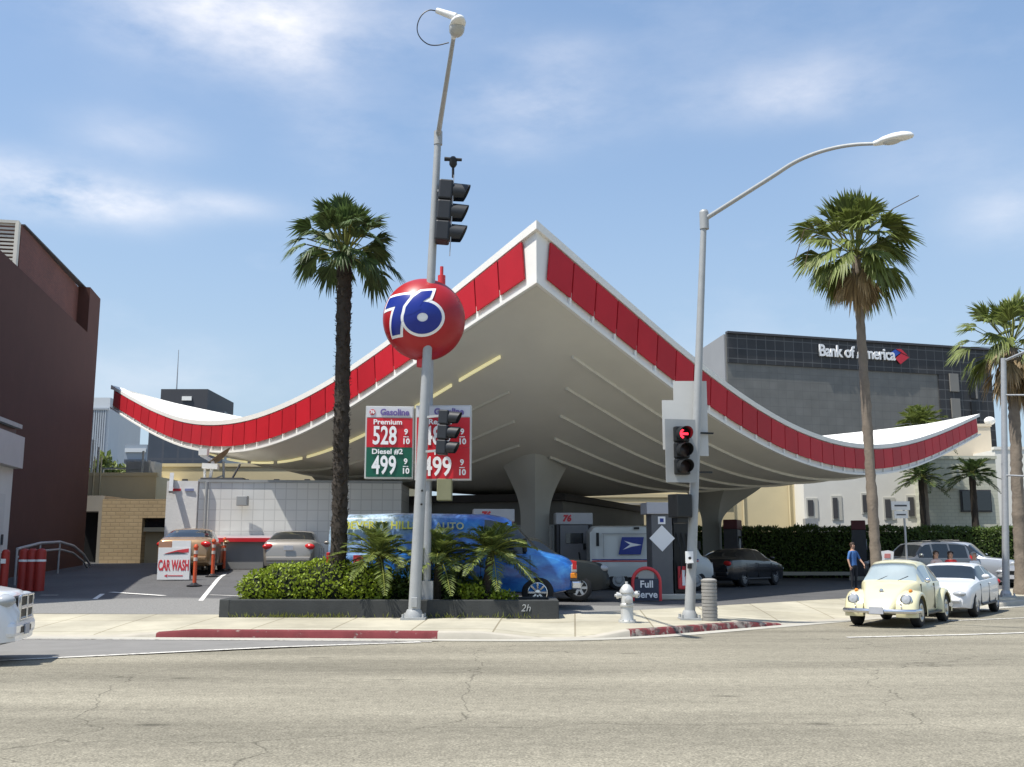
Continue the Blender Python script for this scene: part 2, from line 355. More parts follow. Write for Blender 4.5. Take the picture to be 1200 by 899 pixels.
# road: one sheet to the horizon
def road_material():
    m = mat('worn_asphalt', (.240, .221, .172), .92, .05, .35, spec=.15); nt = m.node_tree; L = nt.links; b = nt.nodes['Principled BSDF']
    base = b.inputs['Base Color'].links[0].from_socket
    tc = [n for n in nt.nodes if n.type == 'TEX_COORD'][0]
    def mulv(fac, lo, hi, prev, f0=0., f1=1.):
        mr = nod(nt, 'ShaderNodeMapRange'); mr.inputs[1].default_value = f0; mr.inputs[2].default_value = f1; mr.inputs[3].default_value = lo; mr.inputs[4].default_value = hi
        L.new(fac, mr.inputs[0]); x = nod(nt, 'ShaderNodeMix', data_type='RGBA', blend_type='MULTIPLY'); x.inputs[0].default_value = 1
        L.new(prev, x.inputs[6]); L.new(mr.outputs[0], x.inputs[7]); return x.outputs[2]
    g1 = nod(nt, 'ShaderNodeTexNoise', Scale=38, Detail=3, Roughness=.7); L.new(tc.outputs['Object'], g1.inputs['Vector'])
    o = mulv(g1.outputs['Fac'], .45, 1.55, base, .28, .72)
    v1 = nod(nt, 'ShaderNodeTexVoronoi', Scale=70); L.new(tc.outputs['Object'], v1.inputs['Vector'])
    o = mulv(v1.outputs['Color'], .78, 1.2, o)
    mpn = nod(nt, 'ShaderNodeMapping'); mpn.inputs['Scale'].default_value = (.10, .55, 1); L.new(tc.outputs['Object'], mpn.inputs[0])
    g2 = nod(nt, 'ShaderNodeTexNoise', Scale=1.0, Detail=7, Roughness=.6); L.new(mpn.outputs[0], g2.inputs['Vector'])   # traffic wear along the lanes
    o = mulv(g2.outputs['Fac'], .70, 1.25, o, .3, .7)
    g5 = nod(nt, 'ShaderNodeTexNoise', Scale=7, Detail=4, Roughness=.7); L.new(tc.outputs['Object'], g5.inputs['Vector'])
    o = mulv(g5.outputs['Fac'], .82, 1.18, o, .3, .7)
    # cracks
    wv = nod(nt, 'ShaderNodeTexNoise', Scale=.9, Detail=5); L.new(tc.outputs['Object'], wv.inputs['Vector'])
    av = nod(nt, 'ShaderNodeMix', data_type='RGBA', blend_type='ADD'); av.inputs[0].default_value = 1.4; L.new(tc.outputs['Object'], av.inputs[6]); L.new(wv.outputs['Color'], av.inputs[7])
    vr = nod(nt, 'ShaderNodeTexVoronoi', Scale=.16, feature='DISTANCE_TO_EDGE'); L.new(av.outputs[2], vr.inputs['Vector'])
    o = mulv(vr.outputs['Distance'], .5, 1.0, o, .0, .0024)
    # oil spots and patches
    g3 = nod(nt, 'ShaderNodeTexNoise', Scale=1.7, Detail=4); L.new(mpn.outputs[0], g3.inputs['Vector'])
    vs = nod(nt, 'ShaderNodeTexVoronoi', Scale=1.1); vs.inputs['Randomness'].default_value = 1; L.new(mpn.outputs[0], vs.inputs['Vector'])
    mk = nod(nt, 'ShaderNodeMapping'); mk.inputs['Scale'].default_value = (.8, 1.6, 1); L.new(tc.outputs['Object'], mk.inputs[0])
    vs2 = nod(nt, 'ShaderNodeTexVoronoi', Scale=.55); L.new(mk.outputs[0], vs2.inputs['Vector'])
    o = mulv(vs2.outputs['Distance'], .55, 1.0, o, .02, .10)
    L.new(o, b.inputs['Base Color'])
    bp = nod(nt, 'ShaderNodeBump', Strength=.35, Distance=.012); L.new(g1.outputs['Fac'], bp.inputs['Height']); L.new(bp.outputs[0], b.inputs['Normal'])
    return m
road_m = road_material()
b = MB()
xs = [-3000, -200, -60, -30, -15, 0, 15, 30, 60, 200, 3000]; ys = [-300, -20, 0, 10, 20, 40, 100, 400, 3000]
for i in range(len(xs) - 1):
    for j in range(len(ys) - 1): b.quad((xs[i], ys[j], 0), (xs[i+1], ys[j], 0), (xs[i+1], ys[j+1], 0), (xs[i], ys[j+1], 0))
bmesh.ops.remove_doubles(b.bm, verts=b.bm.verts, dist=.001)
struct(b.build('road', road_m))

# kerb path through the rounded corner
RAD = 5.0; tl = RAD * math.tan(math.radians(45.5 / 2))
path = []   # (s, kerb point, outward offset normal)
def kerb_point(s):
    if s < -tl: return CN + UL * s, NL
    if s > tl: return CN + UR * s, NR
    t = (s + tl) / (2 * tl); ang0 = math.atan2(UL.y, UL.x); ang1 = math.atan2(UR.y, UR.x); a = ang0 + (ang1 - ang0) * t
    cen = CN - UL * tl + NL * RAD
    n = Vector((-math.sin(a), math.cos(a))); return cen - n * RAD, n
CI = CN + (NL + NR).normalized() * (SW / math.cos(math.radians(45.5 / 2)))
def inner_point(s):
    tin = SW * math.tan(math.radians(45.5 / 2))
    if s < 0: return CI + UL * min(0, s + (tin if s < -tl else tin * s / -tl)) if s < -tl else (CI).lerp(CN - UL * tl + NL * SW, -s / tl)
    return CN + UR * s + NR * SW if s > tl else CI.lerp(CN + UR * tl + NR * SW, s / tl)
def inner_pt(s):
    if s <= -tl: return CN + UL * s + NL * SW
    return inner_point(s)
ss = sorted(set([-62, -50, -40, -30] + [-24 + .25 * i for i in range(97)] + [.0 + .25 * i for i in range(76)] + [22, 30, 45, 70]))
rows = [0, .02, .05, .3, .6, 1.0]
def sidewalk_mesh():
    b = MB(); grid = []
    for s in ss:
        k, n = kerb_point(s); q = inner_pt(s); hk = kerb_h(s); r = []
        for f in [0.045, .1, .2, .35, .6, 1.0]:
            p = k.lerp(q, f); z = hk + (.25 - hk) * (f ** .8)
            r.append(b.bm.verts.new((p.x, p.y, z)))
        grid.append(r)
    for a, c in zip(grid, grid[1:]):
        for j in range(len(a) - 1): b.bm.faces.new((a[j], c[j], c[j+1], a[j+1]))
    return b
def slabs_material():
    m = mat('sidewalk_concrete', (.46, .43, .34), .88, .10, .8, .1, 24); nt = m.node_tree; L = nt.links; bs = nt.nodes['Principled BSDF']
    base = bs.inputs['Base Color'].links[0].from_socket; tc = [n for n in nt.nodes if n.type == 'TEX_COORD'][0]
    bt = nod(nt, 'ShaderNodeTexBrick', Scale=1.0); bt.offset = 0; bt.inputs['Brick Width'].default_value = 1.6; bt.inputs['Row Height'].default_value = 1.6
    bt.inputs['Mortar Size'].default_value = .018; bt.inputs['Color1'].default_value = (1, 1, 1, 1); bt.inputs['Color2'].default_value = (.90, .89, .86, 1); bt.inputs['Mortar'].default_value = (.55, .52, .46, 1)
    mp = nod(nt, 'ShaderNodeMapping'); mp.inputs['Rotation'].default_value = (0, 0, .06); L.new(tc.outputs['Object'], mp.inputs[0]); L.new(mp.outputs[0], bt.inputs['Vector'])
    x = nod(nt, 'ShaderNodeMix', data_type='RGBA', blend_type='MULTIPLY'); x.inputs[0].default_value = 1; L.new(base, x.inputs[6]); L.new(bt.outputs['Color'], x.inputs[7])
    n = nod(nt, 'ShaderNodeTexNoise', Scale=.55, Detail=8, Roughness=.7); L.new(tc.outputs['Object'], n.inputs['Vector'])
    mr = nod(nt, 'ShaderNodeMapRange'); mr.inputs[1].default_value = .35; mr.inputs[2].default_value = .7; mr.inputs[3].default_value = .74; mr.inputs[4].default_value = 1.12; L.new(n.outputs['Fac'], mr.inputs[0])
    y = nod(nt, 'ShaderNodeMix', data_type='RGBA', blend_type='MULTIPLY'); y.inputs[0].default_value = 1; L.new(x.outputs[2], y.inputs[6]); L.new(mr.outputs[0], y.inputs[7])
    L.new(y.outputs[2], bs.inputs['Base Color']); return m
struct(sidewalk_mesh().build('sidewalk', slabs_material(), smooth=True, ang=25, fix=False))

# kerb stones: painted red on two stretches, the paint worn through at the right-hand corner
def kerb_strip(name, ranges, m, label=None):
    b = MB()
    for s0, s1 in ranges:
        n = max(2, int((s1 - s0) / .2)); prev = None
        for i in range(n + 1):
            s = s0 + (s1 - s0) * i / n; k, nn = kerb_point(s); q = inner_pt(s); h = kerb_h(s)
            p2 = k.lerp(q, .045); k0 = k - nn * .02
            r = [b.bm.verts.new(v) for v in ((k0.x, k0.y, -.02), (k.x, k.y, h - .02), (k.x + nn.x * .02, k.y + nn.y * .02, h), (p2.x, p2.y, h + (.25 - h) * (.045 ** .8) + .0005))]
            if prev:
                for j in range(3): b.bm.faces.new((prev[j], r[j], r[j+1], prev[j+1]))
            prev = r
    return struct(b.build(name, m, smooth=True, ang=50, fix=False))
def worn_red(name, amt):
    m = mat(name, (.165, .036, .040), .8, .3, 2.5, .1, 30, spec=.2); nt = m.node_tree; L = nt.links; bs = nt.nodes['Principled BSDF']
    base = bs.inputs['Base Color'].links[0].from_socket; tc = [n for n in nt.nodes if n.type == 'TEX_COORD'][0]
    n = nod(nt, 'ShaderNodeTexNoise', Scale=3.5, Detail=9, Roughness=.72); L.new(tc.outputs['Object'], n.inputs['Vector'])
    mr = nod(nt, 'ShaderNodeMapRange'); mr.inputs[1].default_value = amt; mr.inputs[2].default_value = amt + .06; L.new(n.outputs['Fac'], mr.inputs[0])
    n2 = nod(nt, 'ShaderNodeTexNoise', Scale=6, Detail=6); L.new(tc.outputs['Object'], n2.inputs['Vector'])
    cr = nod(nt, 'ShaderNodeValToRGB'); cr.color_ramp.elements[0].color = (.07, .06, .058, 1); cr.color_ramp.elements[1].color = (.30, .26, .23, 1)
    cr.color_ramp.elements[0].position = .42; cr.color_ramp.elements[1].position = .58; L.new(n2.outputs['Fac'], cr.inputs[0])
    x = nod(nt, 'ShaderNodeMix', data_type='RGBA'); L.new(mr.outputs[0], x.inputs[0]); L.new(base, x.inputs[6]); L.new(cr.outputs[0], x.inputs[7])
    L.new(x.outputs[2], bs.inputs['Base Color']); return m
kc = mat('kerb_concrete', (.40, .37, .31), .9, .15, 2, .1, 20)
kerb_strip('kerb', [(-62, -8.75), (-3.15, .9), (6.0, 70)], kc)
kerb_strip('kerb_red_paint', [(-8.75, -3.15)], worn_red('red_kerb_paint', .60))
kerb_strip('kerb_worn_paint', [(.9, 6.0)], worn_red('worn_red_kerb_paint', .47))
# gutter pan
b = MB(); prev = None
for s in ss:
    k, n = kerb_point(s); o = k - n * .42; i_ = k + n * .01
    r = [b.bm.verts.new((o.x, o.y, .008)), b.bm.verts.new((i_.x, i_.y, .008))]
    if prev: b.bm.faces.new((prev[0], r[0], r[1], prev[1]))
    prev = r
struct(b.build('gutter', mat('gutter_concrete', (.40, .385, .335), .9, .14, 1.2, .1), fix=False))
# darker strip of newer asphalt by the left kerb
b = MB(); k0 = kerb_point(-40)[0]; k1 = kerb_point(-3.0)[0]
b.quad((k0.x, k0.y - 7.0, .004), (-15, 12.6, .004), (-7.3, 16.75, .004), (-1.7, 20.0, .004), (k1.x, k1.y - .40, .004), (k0.x, k0.y - .40, .004))
struct(b.build('asphalt_patch', mat('newer_asphalt', (.20, .195, .185), .9, .16, 1.5, .25, 60), fix=False))
def line(name, pts, w, m, z=.012):
    b = MB(); pts = [Vector((p[0], p[1], 0)) for p in pts]; prev = None
    for i, p in enumerate(pts):
        d = (pts[min(i + 1, len(pts) - 1)] - pts[max(0, i - 1)]).normalized(); n = Vector((-d.y, d.x, 0)) * w / 2
        f = (lambda q: ground(q.x, q.y) + .006) if z is None else (lambda q: z)
        r = [b.bm.verts.new((*(p - n).xy, f(p))), b.bm.verts.new((*(p + n).xy, f(p)))]
        if prev: b.bm.faces.new((prev[0], r[0], r[1], prev[1]))
        prev = r
    return struct(b.build(name, m, fix=False))
def paint_material():
    m = mat('worn_road_paint', (.62, .60, .55), .8, .1, 4); nt = m.node_tree; L = nt.links; bs = nt.nodes['Principled BSDF']
    base = bs.inputs['Base Color'].links[0].from_socket; tc = [n for n in nt.nodes if n.type == 'TEX_COORD'][0]
    n = nod(nt, 'ShaderNodeTexNoise', Scale=9, Detail=6, Roughness=.7); L.new(tc.outputs['Object'], n.inputs['Vector'])
    mr = nod(nt, 'ShaderNodeMapRange'); mr.inputs[1].default_value = .52; mr.inputs[2].default_value = .60; L.new(n.outputs['Fac'], mr.inputs[0])
    x = nod(nt, 'ShaderNodeMix', data_type='RGBA'); L.new(mr.outputs[0], x.inputs[0]); L.new(base, x.inputs[6]); x.inputs[7].default_value = (.30, .285, .25, 1); L.new(x.outputs[2], bs.inputs['Base Color']); return m
pm = paint_material()
line('lane_line', [(-15, 12.4), (-11, 14.7), (-7.3, 16.8), (-4.3, 18.6), (-1.7, 20.0 - .35)], .16, pm)
line('lane_line', [(-10.5, 20.35), (-6, 20.18), (-1.5, 19.75)], .10, pm)
line('lane_line', [(6.6, 20.7), (9, 21.3), (12, 22.3), (20, 25.6)], .16, pm)
line('lane_line', [(10.2, 25.3), (13, 26.6), (24, 35)], .12, pm)
# forecourt asphalt behind the sidewalk
b = MB(); nx, ny = 121, 76
g = [[None] * (ny + 1) for _ in range(nx + 1)]
for i in range(nx + 1):
    for j in range(ny + 1):
        x = -62 + i * 1.1; y = 19.5 + j * .9; g[i][j] = b.bm.verts.new((x, y, max(ground(x, y), .2)))
for i in range(nx):
    for j in range(ny): b.bm.faces.new((g[i][j], g[i+1][j], g[i+1][j+1], g[i][j+1]))
for n in (NL, NR):
    q = CN + n * (SW - .04)
    bmesh.ops.bisect_plane(b.bm, geom=b.bm.verts[:] + b.bm.edges[:] + b.bm.faces[:], plane_co=(q.x, q.y, 0), plane_no=(n.x, n.y, 0), clear_inner=True)
for v in b.bm.verts:
    v.co.z = max(v.co.z, .249)
def lot_material():
    m = mat('forecourt_asphalt', (.098, .098, .10), .85, .22, .6, .2, 40, spec=.25); nt = m.node_tree; L = nt.links; bs = nt.nodes['Principled BSDF']
    base = bs.inputs['Base Color'].links[0].from_socket; tc = [n for n in nt.nodes if n.type == 'TEX_COORD'][0]
    g1 = nod(nt, 'ShaderNodeTexNoise', Scale=30, Detail=3); L.new(tc.outputs['Object'], g1.inputs['Vector'])
    sp = nod(nt, 'ShaderNodeSeparateXYZ'); L.new(tc.outputs['Object'], sp.inputs[0])
    a = nod(nt, 'ShaderNodeMath', operation='MULTIPLY_ADD'); a.inputs[1].default_value = 1; L.new(sp.outputs[1], a.inputs[0])
    n3 = nod(nt, 'ShaderNodeTexNoise', Scale=.5, Detail=6); L.new(tc.outputs['Object'], n3.inputs['Vector']); L.new(n3.outputs['Fac'], a.inputs[2])
    mr = nod(nt, 'ShaderNodeMapRange'); mr.inputs[1].default_value = 27.6; mr.inputs[2].default_value = 28.0; L.new(a.outputs[0], mr.inputs[0])
    # older bleached paving near the street, newer black seal further in
    x = nod(nt, 'ShaderNodeMix', data_type='RGBA'); L.new(mr.outputs[0], x.inputs[0]); x.inputs[6].default_value = (.20, .198, .19, 1); L.new(base, x.inputs[7])
    m2 = nod(nt, 'ShaderNodeMapRange'); m2.inputs[1].default_value = .3; m2.inputs[2].default_value = .7; m2.inputs[3].default_value = .75; m2.inputs[4].default_value = 1.25; L.new(g1.outputs['Fac'], m2.inputs[0])
    y = nod(nt, 'ShaderNodeMix', data_type='RGBA', blend_type='MULTIPLY'); y.inputs[0].default_value = 1; L.new(x.outputs[2], y.inputs[6]); L.new(m2.outputs[0], y.inputs[7])
    L.new(y.outputs[2], bs.inputs['Base Color']); return m
struct(b.build('forecourt', lot_material(), smooth=True, fix=False))
def gl(px, py, it=6):
    """ground point under a photo pixel"""
    z = .6
    for _ in range(it):
        c = at(px, py, 10); r = c - Vector((0, 0, CAM_H)); t = (z - CAM_H) / r.z; p = Vector((0, 0, CAM_H)) + r * t; z = ground(p.x, p.y) * .7 + z * .3
    return p
pw = mat('lot_line_paint', (.66, .65, .62), .8, .12, 5)
def lotline(pxs, w):
    pts = [gl(*p) for p in pxs]; o = []
    for a, c in zip(pts, pts[1:]):
        for k in range(8): o.append(a.lerp(c, k / 8))
    o.append(pts[-1]); line('parking_line', o, w, pw, None)
lotline([(132, 683), (194, 685)], .30); lotline([(236, 688), (264, 672)], .12); lotline([(246, 690), (290, 690)], .14); lotline([(47, 702), (68, 702)], .2); lotline([(112, 687), (121, 684)], .12)
# ---------------------------------------------------------------- canopy
KF = Vector((.64, 25.96)); KL = Vector((-20.43, 51.92)); KR = Vector((24.82, 54.28)); KC = Vector((.94, 43.9))
ZB = {'L': [8.54, 7.77, 6.92, 6.17, 5.66, 5.46, 5.62, 6.09, 6.86, 7.81, 8.84],
      'R': [8.54, 7.38, 6.30, 5.46, 4.91, 4.70, 4.82, 5.26, 5.96, 6.82, 7.73],
      'B': [8.84, 7.62, 6.66, 6.04, 5.65, 5.48, 5.48, 5.65, 6.12, 6.83, 7.73]}
TH = {'L': [1.68, 1.46, 1.38, 1.38, 1.39, 1.36, 1.30, 1.25, 1.22, 1.20, 1.20],
      'R': [1.68, 1.63, 1.53, 1.40, 1.31, 1.27, 1.27, 1.27, 1.24, 1.18, 1.14],
      'B': [1.14, 1.18, 1.18, 1.18, 1.18, 1.18, 1.18, 1.18, 1.18, 1.18, 1.14]}
def zb_(e, t): return spl([(i / 10, v) for i, v in enumerate(ZB[e])], t)
def th_(e, t): return spl([(i / 10, v) for i, v in enumerate(TH[e])], t)
EDG = {'L': (KF, KL), 'R': (KF, KR), 'B': (KL, KR)}
ZC, ZTC, PU, PT = 3.97, 6.0, 1.75, 1.5
def under(e, t, r): return ZC + (zb_(e, t) - ZC) * r ** PU
def over(e, t, r): return ZTC + (zb_(e, t) + th_(e, t) - .14 - ZTC) * r ** PT
def locate(p):
    """edge, t, r of a plan point"""
    best = None
    for e, (a, c) in EDG.items():
        d = (c - a); n = Vector((-d.y, d.x)).normalized(); h = (KC - a).dot(n); r = 1 - (p - a).dot(n) / h
        if best is None or r > best[1]: best = (e, r)
    e, r = best; a, c = EDG[e]; q = KC + (p - KC) / max(r, 1e-3); d = c - a
    return e, max(0, min(1, (q - a).dot(d) / d.dot(d))), r
def soffit_z(p): return under(*locate(p))
can = thing('station_canopy', 'huge upswept triangular white canopy edged with red panels over the gas station', 'canopy', (KC.x, KC.y, 0))
def shell(fn, m, name, r1=1.0):
    b = MB(); NT, NR_ = 48, 26
    for e, (a, c) in EDG.items():
        g = []
        for j in range(NR_ + 1):
            r = r1 * j / NR_; row = []
            for i in range(NT + 1):
                p = KC + (a.lerp(c, i / NT) - KC) * r; row.append(b.bm.verts.new((p.x, p.y, fn(e, i / NT, r))))
            g.append(row)
        for j in range(NR_):
            for i in range(NT): b.bm.faces.new((g[j][i], g[j][i+1], g[j+1][i+1], g[j+1][i]))
    bmesh.ops.remove_doubles(b.bm, verts=b.bm.verts, dist=.002)
    return b.build(name, m, can, smooth=True, world=True, ang=20)
shell(under, M['soffit'], 'soffit', .998); shell(over, M['roofw'], 'roof', .998)
def edge_frame(e):
    a, c = EDG[e]; d = c - a; Lm = d.length; u = d.normalized(); n = Vector((-u.y, u.x))
    if n.dot(KC - a) > 0: n = -n
    return a, u, n, Lm
NEXT = {'L': 'R', 'R': 'L'}
def band(e, h0, h1, proud, name, m, back=.3):
    """strip of the fascia between fractions h0..h1 of its height"""
    a, u, n, Lm = edge_frame(e); b = MB(); prev = None; N = 56
    ext0 = proud * .82 if e != 'B' else 0; 
    for i in range(N + 1):
        t = i / N; z0 = zb_(e, t); th = th_(e, t)
        q = a + u * (Lm * t)
        o = q + n * proud; k = q - n * back; zo = zk = z0
        if i in (0, N):
            cnr = a if i == 0 else a + u * Lm; oth = [x for x in (KF, KL, KR) if (x - cnr).length > .1]; hlf = (oth[0] - cnr).angle(oth[1] - cnr) / 2; sg = -1 if i == 0 else 1
            o = o + u * sg * proud / math.tan(hlf); k = k - u * sg * back / math.tan(hlf)
            slp = (zb_(e, .02) - zb_(e, 0)) / (.02 * Lm) if i == 0 else (zb_(e, 1) - zb_(e, .98)) / (.02 * Lm)
            zo = z0 + slp * sg * proud / math.tan(hlf); zk = z0 - slp * sg * back / math.tan(hlf)
        r = [b.bm.verts.new(v) for v in ((k.x, k.y, zk + th * h0), (o.x, o.y, zo + th * h0), (o.x, o.y, zo + th * h1), (k.x, k.y, zk + th * h1))]
        if prev:
            for j in range(4): b.bm.faces.new((prev[j], r[j], r[(j + 1) % 4], prev[(j + 1) % 4]))
        else: b.bm.faces.new(r)
        prev = r
    b.bm.faces.new(prev); return b.build(name, m, can, world=True, smooth=True, ang=25)
for e in 'LRB':
    band(e, .06, .87, .0, 'fascia_board', M['fascia_white'])
    band(e, .865, 1.0, .10, 'coping', M['fascia_white'], .32)
    band(e, .0, .062, .09, 'fascia_lip', M['fascia_white'])
PITCHP = 1.03
for e in 'LR':
    a, u, n, Lm = edge_frame(e)
    def P(m_, h, out):
        t = max(0, min(1, m_ / Lm)); q = a + u * m_ + n * out; return Vector((q.x, q.y, zb_(e, t) + th_(e, t) * h))
    N = int((Lm - .95) / PITCHP)
    pitch = (Lm - .84) / N
    for i in range(N):
        m0 = .48 + i * pitch; m1 = m0 + pitch
        sl = [(zb_(e, min(1, (m_ + .2) / Lm)) - zb_(e, max(0, (m_ - .2) / Lm))) / .4 for m_ in (m0, m1)]
        lean = [max(-.30, min(.30, s * .42)) for s in sl]
        H0, H1 = .195, .835; gap = .026
        c4 = [P(m0 + gap + lean[0], H0, 0), P(m1 - gap + lean[1], H0, 0), P(m1 - gap, H1, 0), P(m0 + gap, H1, 0)]
        b = MB(); n3 = Vector((n.x, n.y, 0)); b.slab([c + n3 * .045 for c in c4], n3, .05)
        b.build('fascia_panel', M['red'], can, world=True)
        # white fin behind each joint, down to the lip
        mA = m1; f = [P(mA + lean[1] * 1.25 - .045, .055, 0), P(mA + lean[1] * 1.25 + .045, .055, 0), P(mA + lean[1] * .8 + .045, .30, 0), P(mA + lean[1] * .8 - .045, .30, 0)]
        MB().slab([c + n3 * .002 for c in f], n3, .062).build('fascia_fin', M['fascia_white'], can, world=True)
# light channels running parallel to the two street edges
tube_m = emit('lit_fluorescent_tube', (1, .90, .50), .30)
def strip(e, r, segs, m, w=.16, drop=.07):
    a, c = EDG[e]
    for t0, t1 in segs:
        b = MB()
        n = max(2, int((t1 - t0) / .02)); pts = []
        for i in range(n + 1):
            t = t0 + (t1 - t0) * i / n; p = KC + (a.lerp(c, t) - KC) * r; pts.append((p.x, p.y, under(e, t, r) - drop))
        prev = None
        for i, p in enumerate(pts):
            dr = (Vector(pts[min(i + 1, n)]) - Vector(pts[max(i - 1, 0)])).normalized(); sd = dr.cross(Vector((0, 0, 1))).normalized() * w / 2; up = Vector((0, 0, .045))
            rg = [b.bm.verts.new(Vector(p) + v) for v in (-sd - up, sd - up, sd + up, -sd + up)]
            if prev:
                for j in range(4): b.bm.faces.new((prev[j], rg[j], rg[(j + 1) % 4], prev[(j + 1) % 4]))
            else: b.bm.faces.new(rg)
            prev = rg
        b.bm.faces.new(prev)
        b.build('light_strip', m, can, world=True)
def dashes(t0, t1, n, gap=.012): return [(t0 + (t1 - t0) * i / n, t0 + (t1 - t0) * (i + 1) / n - gap) for i in range(n)]
chan = mat('light_channel_grey', (.58, .56, .49), .7, .1, 3)
strip('L', .885, dashes(.055, .95, 11, .014), tube_m, .05)
for r in (.76, .64, .52): strip('L', r, [(.05, .95)], chan, .08, .04)
for r in (.895, .79, .68, .57, .46): strip('R', r, [(.05, .95)], mat('light_channel_pale', (.64, .62, .545), .7, .1, 3), .075, .04)
# three flared columns
def column(corner, OUT):
    base = corner + (KC - corner) * .655; ax = (corner - KC).normalized(); ay = Vector((-ax.y, ax.x)); gz = ground(base.x, base.y) - .05
    c = bpy.data.objects.new('column', None)
    b = MB(); rings = []; n = 32
    zs = [gz, gz + .3]; K = 14; flare_h = 1.3; zt = 4.12
    prof = [(gz, 0.0), (zt - flare_h - .4, .0)] + [(zt - flare_h + flare_h * math.sin(PI / 2 * k / K), 1 - math.cos(PI / 2 * k / K)) for k in range(K + 1)]
    for z, fl in prof:
        ring = []
        for k in range(n):
            a = 2 * PI * k / n; ca, sa = math.cos(a), math.sin(a)
            r0 = .52 / (abs(ca) + abs(sa)) * 1.0                       # square shaft set diagonally to the tip
            rf = .64 + (OUT * max(0, ca) ** 2) + .3 * max(0, -ca)
            p = base + ax * ca * (r0 + rf * fl) + ay * sa * (r0 + .64 * fl)
            zz = z
            if fl > .05: zz = min(soffit_z(p) + .04, z + (soffit_z(p) - zt) * fl ** 2)
            ring.append(b.bm.verts.new((p.x, p.y, zz)))
        rings.append(ring)
    for r1, r2 in zip(rings, rings[1:]):
        for k in range(n): b.bm.faces.new((r1[k], r1[(k+1) % n], r2[(k+1) % n], r2[k]))
    return b.build('column', mat('column_plaster', (.42, .41, .365), .8, .08, .8, .06), can, smooth=True, world=True, ang=30)
for k, ou in ((KF, .6), (KL, 2.2), (KR, 2.2)): column(k, ou)

# ---------------------------------------------------------------- station store, car wash, pumps
A = Vector((2.0, 40.6)); Bp = Vector((6.9, 54)); dB = (Bp - A).normalized(); nB = Vector((-dB.y, dB.x))
st = thing('station_store', 'low grey station store with dark sloping roof edge in the shade of the canopy', 'store', (A.x, A.y, 0))
w = 7.4; fp = [A, Bp, Bp + nB * w, A + nB * w]
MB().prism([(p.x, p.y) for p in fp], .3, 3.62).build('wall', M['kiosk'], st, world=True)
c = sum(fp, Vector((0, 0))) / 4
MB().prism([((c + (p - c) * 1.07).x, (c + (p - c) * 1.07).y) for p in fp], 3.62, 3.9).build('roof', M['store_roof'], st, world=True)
for k, (u, h) in enumerate([(2.2, 2.2), (4.6, 1.3), (7.5, 1.3)]):
    p = A + dB * u - nB * .03
    b = MB(); b.box((p.x, p.y, .5 + h / 2 + (0 if k == 0 else .8)), (.10, 1.5 if k else 1.0, h), rz=math.atan2(dB.y, dB.x) - PI / 2)
    fr = b.build('door' if k == 0 else 'window', M['greypaint'], st, world=True)
    b = MB(); b.box((p.x - nB.x * .05, p.y - nB.y * .05, .5 + h / 2 + (0 if k == 0 else .8)), (.06, (1.5 if k else 1.0) - .16, h - .16), rz=math.atan2(dB.y, dB.x) - PI / 2)
    b.build('pane', M['glass'], fr, world=True)
for k in range(3):
    p = A + nB * (1.2 + 2.2 * k) - dB * .03
    b = MB(); b.box((p.x, p.y, 1.75), (1.7, .10, 1.9), rz=math.atan2(nB.y, nB.x)); fr = b.build('window', M['greypaint'], st, world=True)
    b = MB(); b.box((p.x - dB.x * .05, p.y - dB.y * .05, 1.75), (1.55, .06, 1.75), rz=math.atan2(nB.y, nB.x)); b.build('pane', M['glass'], fr, world=True)
# roof clutter seen over the store roof
cw0 = at(232, 600, 38.6); cw1 = at(470, 600, 39.4)
cwt = thing('car_wash', 'white tiled car wash building with red band behind the parked cars', 'car wash', (cw0.x, cw0.y, 0))
zt = 4.23; gz = .9
fpc = [(cw0.x, cw0.y), (cw1.x, cw1.y), (cw1.x, cw1.y + 3), (cw0.x, cw0.y + 3)]
MB().prism(fpc, gz, zt).build('wall', M['tile'], cwt, world=True)
MB().prism([(cw0.x - .03, cw0.y - .05), (cw1.x + .03, cw1.y - .05), (cw1.x + .03, cw1.y + .15), (cw0.x - .03, cw0.y + .15)], zt, zt + .10).build('coping', M['greypaint'], cwt, world=True)
wl = at(194, 600, 38.45)
MB().prism([(wl.x, cw0.y - .16), (cw0.x - .02, cw0.y - .12), (cw0.x - .02, cw0.y + 3), (wl.x, cw0.y + 3)], gz, zt + .04).build('end_wall', mat('white_painted_block', (.78, .77, .74), .8, .05, 2, .2, 12), cwt, world=True)
b = MB(); r0 = at(254, 633, 38.4); r1 = at(330, 633, 38.4); b.box(((r0.x + r1.x) / 2 + .6, cw0.y - .12, 2.08), (r1.x - r0.x + 1.2, .2, .14)); b.build('red_band', M['signred'], cwt, world=True)
b = MB(); b.box(((r0.x + r1.x) / 2 + .6, cw0.y - .10, 2.20), (r1.x - r0.x + 1.2, .16, .09)); b.build('band_trim', M['lettering_white'], cwt, world=True)
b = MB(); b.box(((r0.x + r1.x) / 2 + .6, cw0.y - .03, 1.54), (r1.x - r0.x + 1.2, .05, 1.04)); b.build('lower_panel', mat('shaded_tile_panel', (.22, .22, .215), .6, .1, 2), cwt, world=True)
b = MB(); p = at(284, 587, 38.4); b.box((p.x, cw0.y - .16, p.z), (.40, .3, .36)); b.build('wall_lamp', M['greypaint'], cwt, world=True, bevel=.02)
b = MB(); p = at(200, 566, 38.3); b.bar((p.x, cw0.y - .2, p.z + .35), (p.x + .1, cw0.y - .55, p.z - .35), .14, .16); b.build('camera', M['galv'], cwt, world=True)
p = at(240, 600, 38.6); b = MB(); b.tube([(p.x + .05, cw0.y - .06, gz), (p.x + .05, cw0.y - .06, zt)], .06, 8); b.build('downpipe', M['greypaint'], cwt, world=True)
zz = at(210, 574, 38.4).z
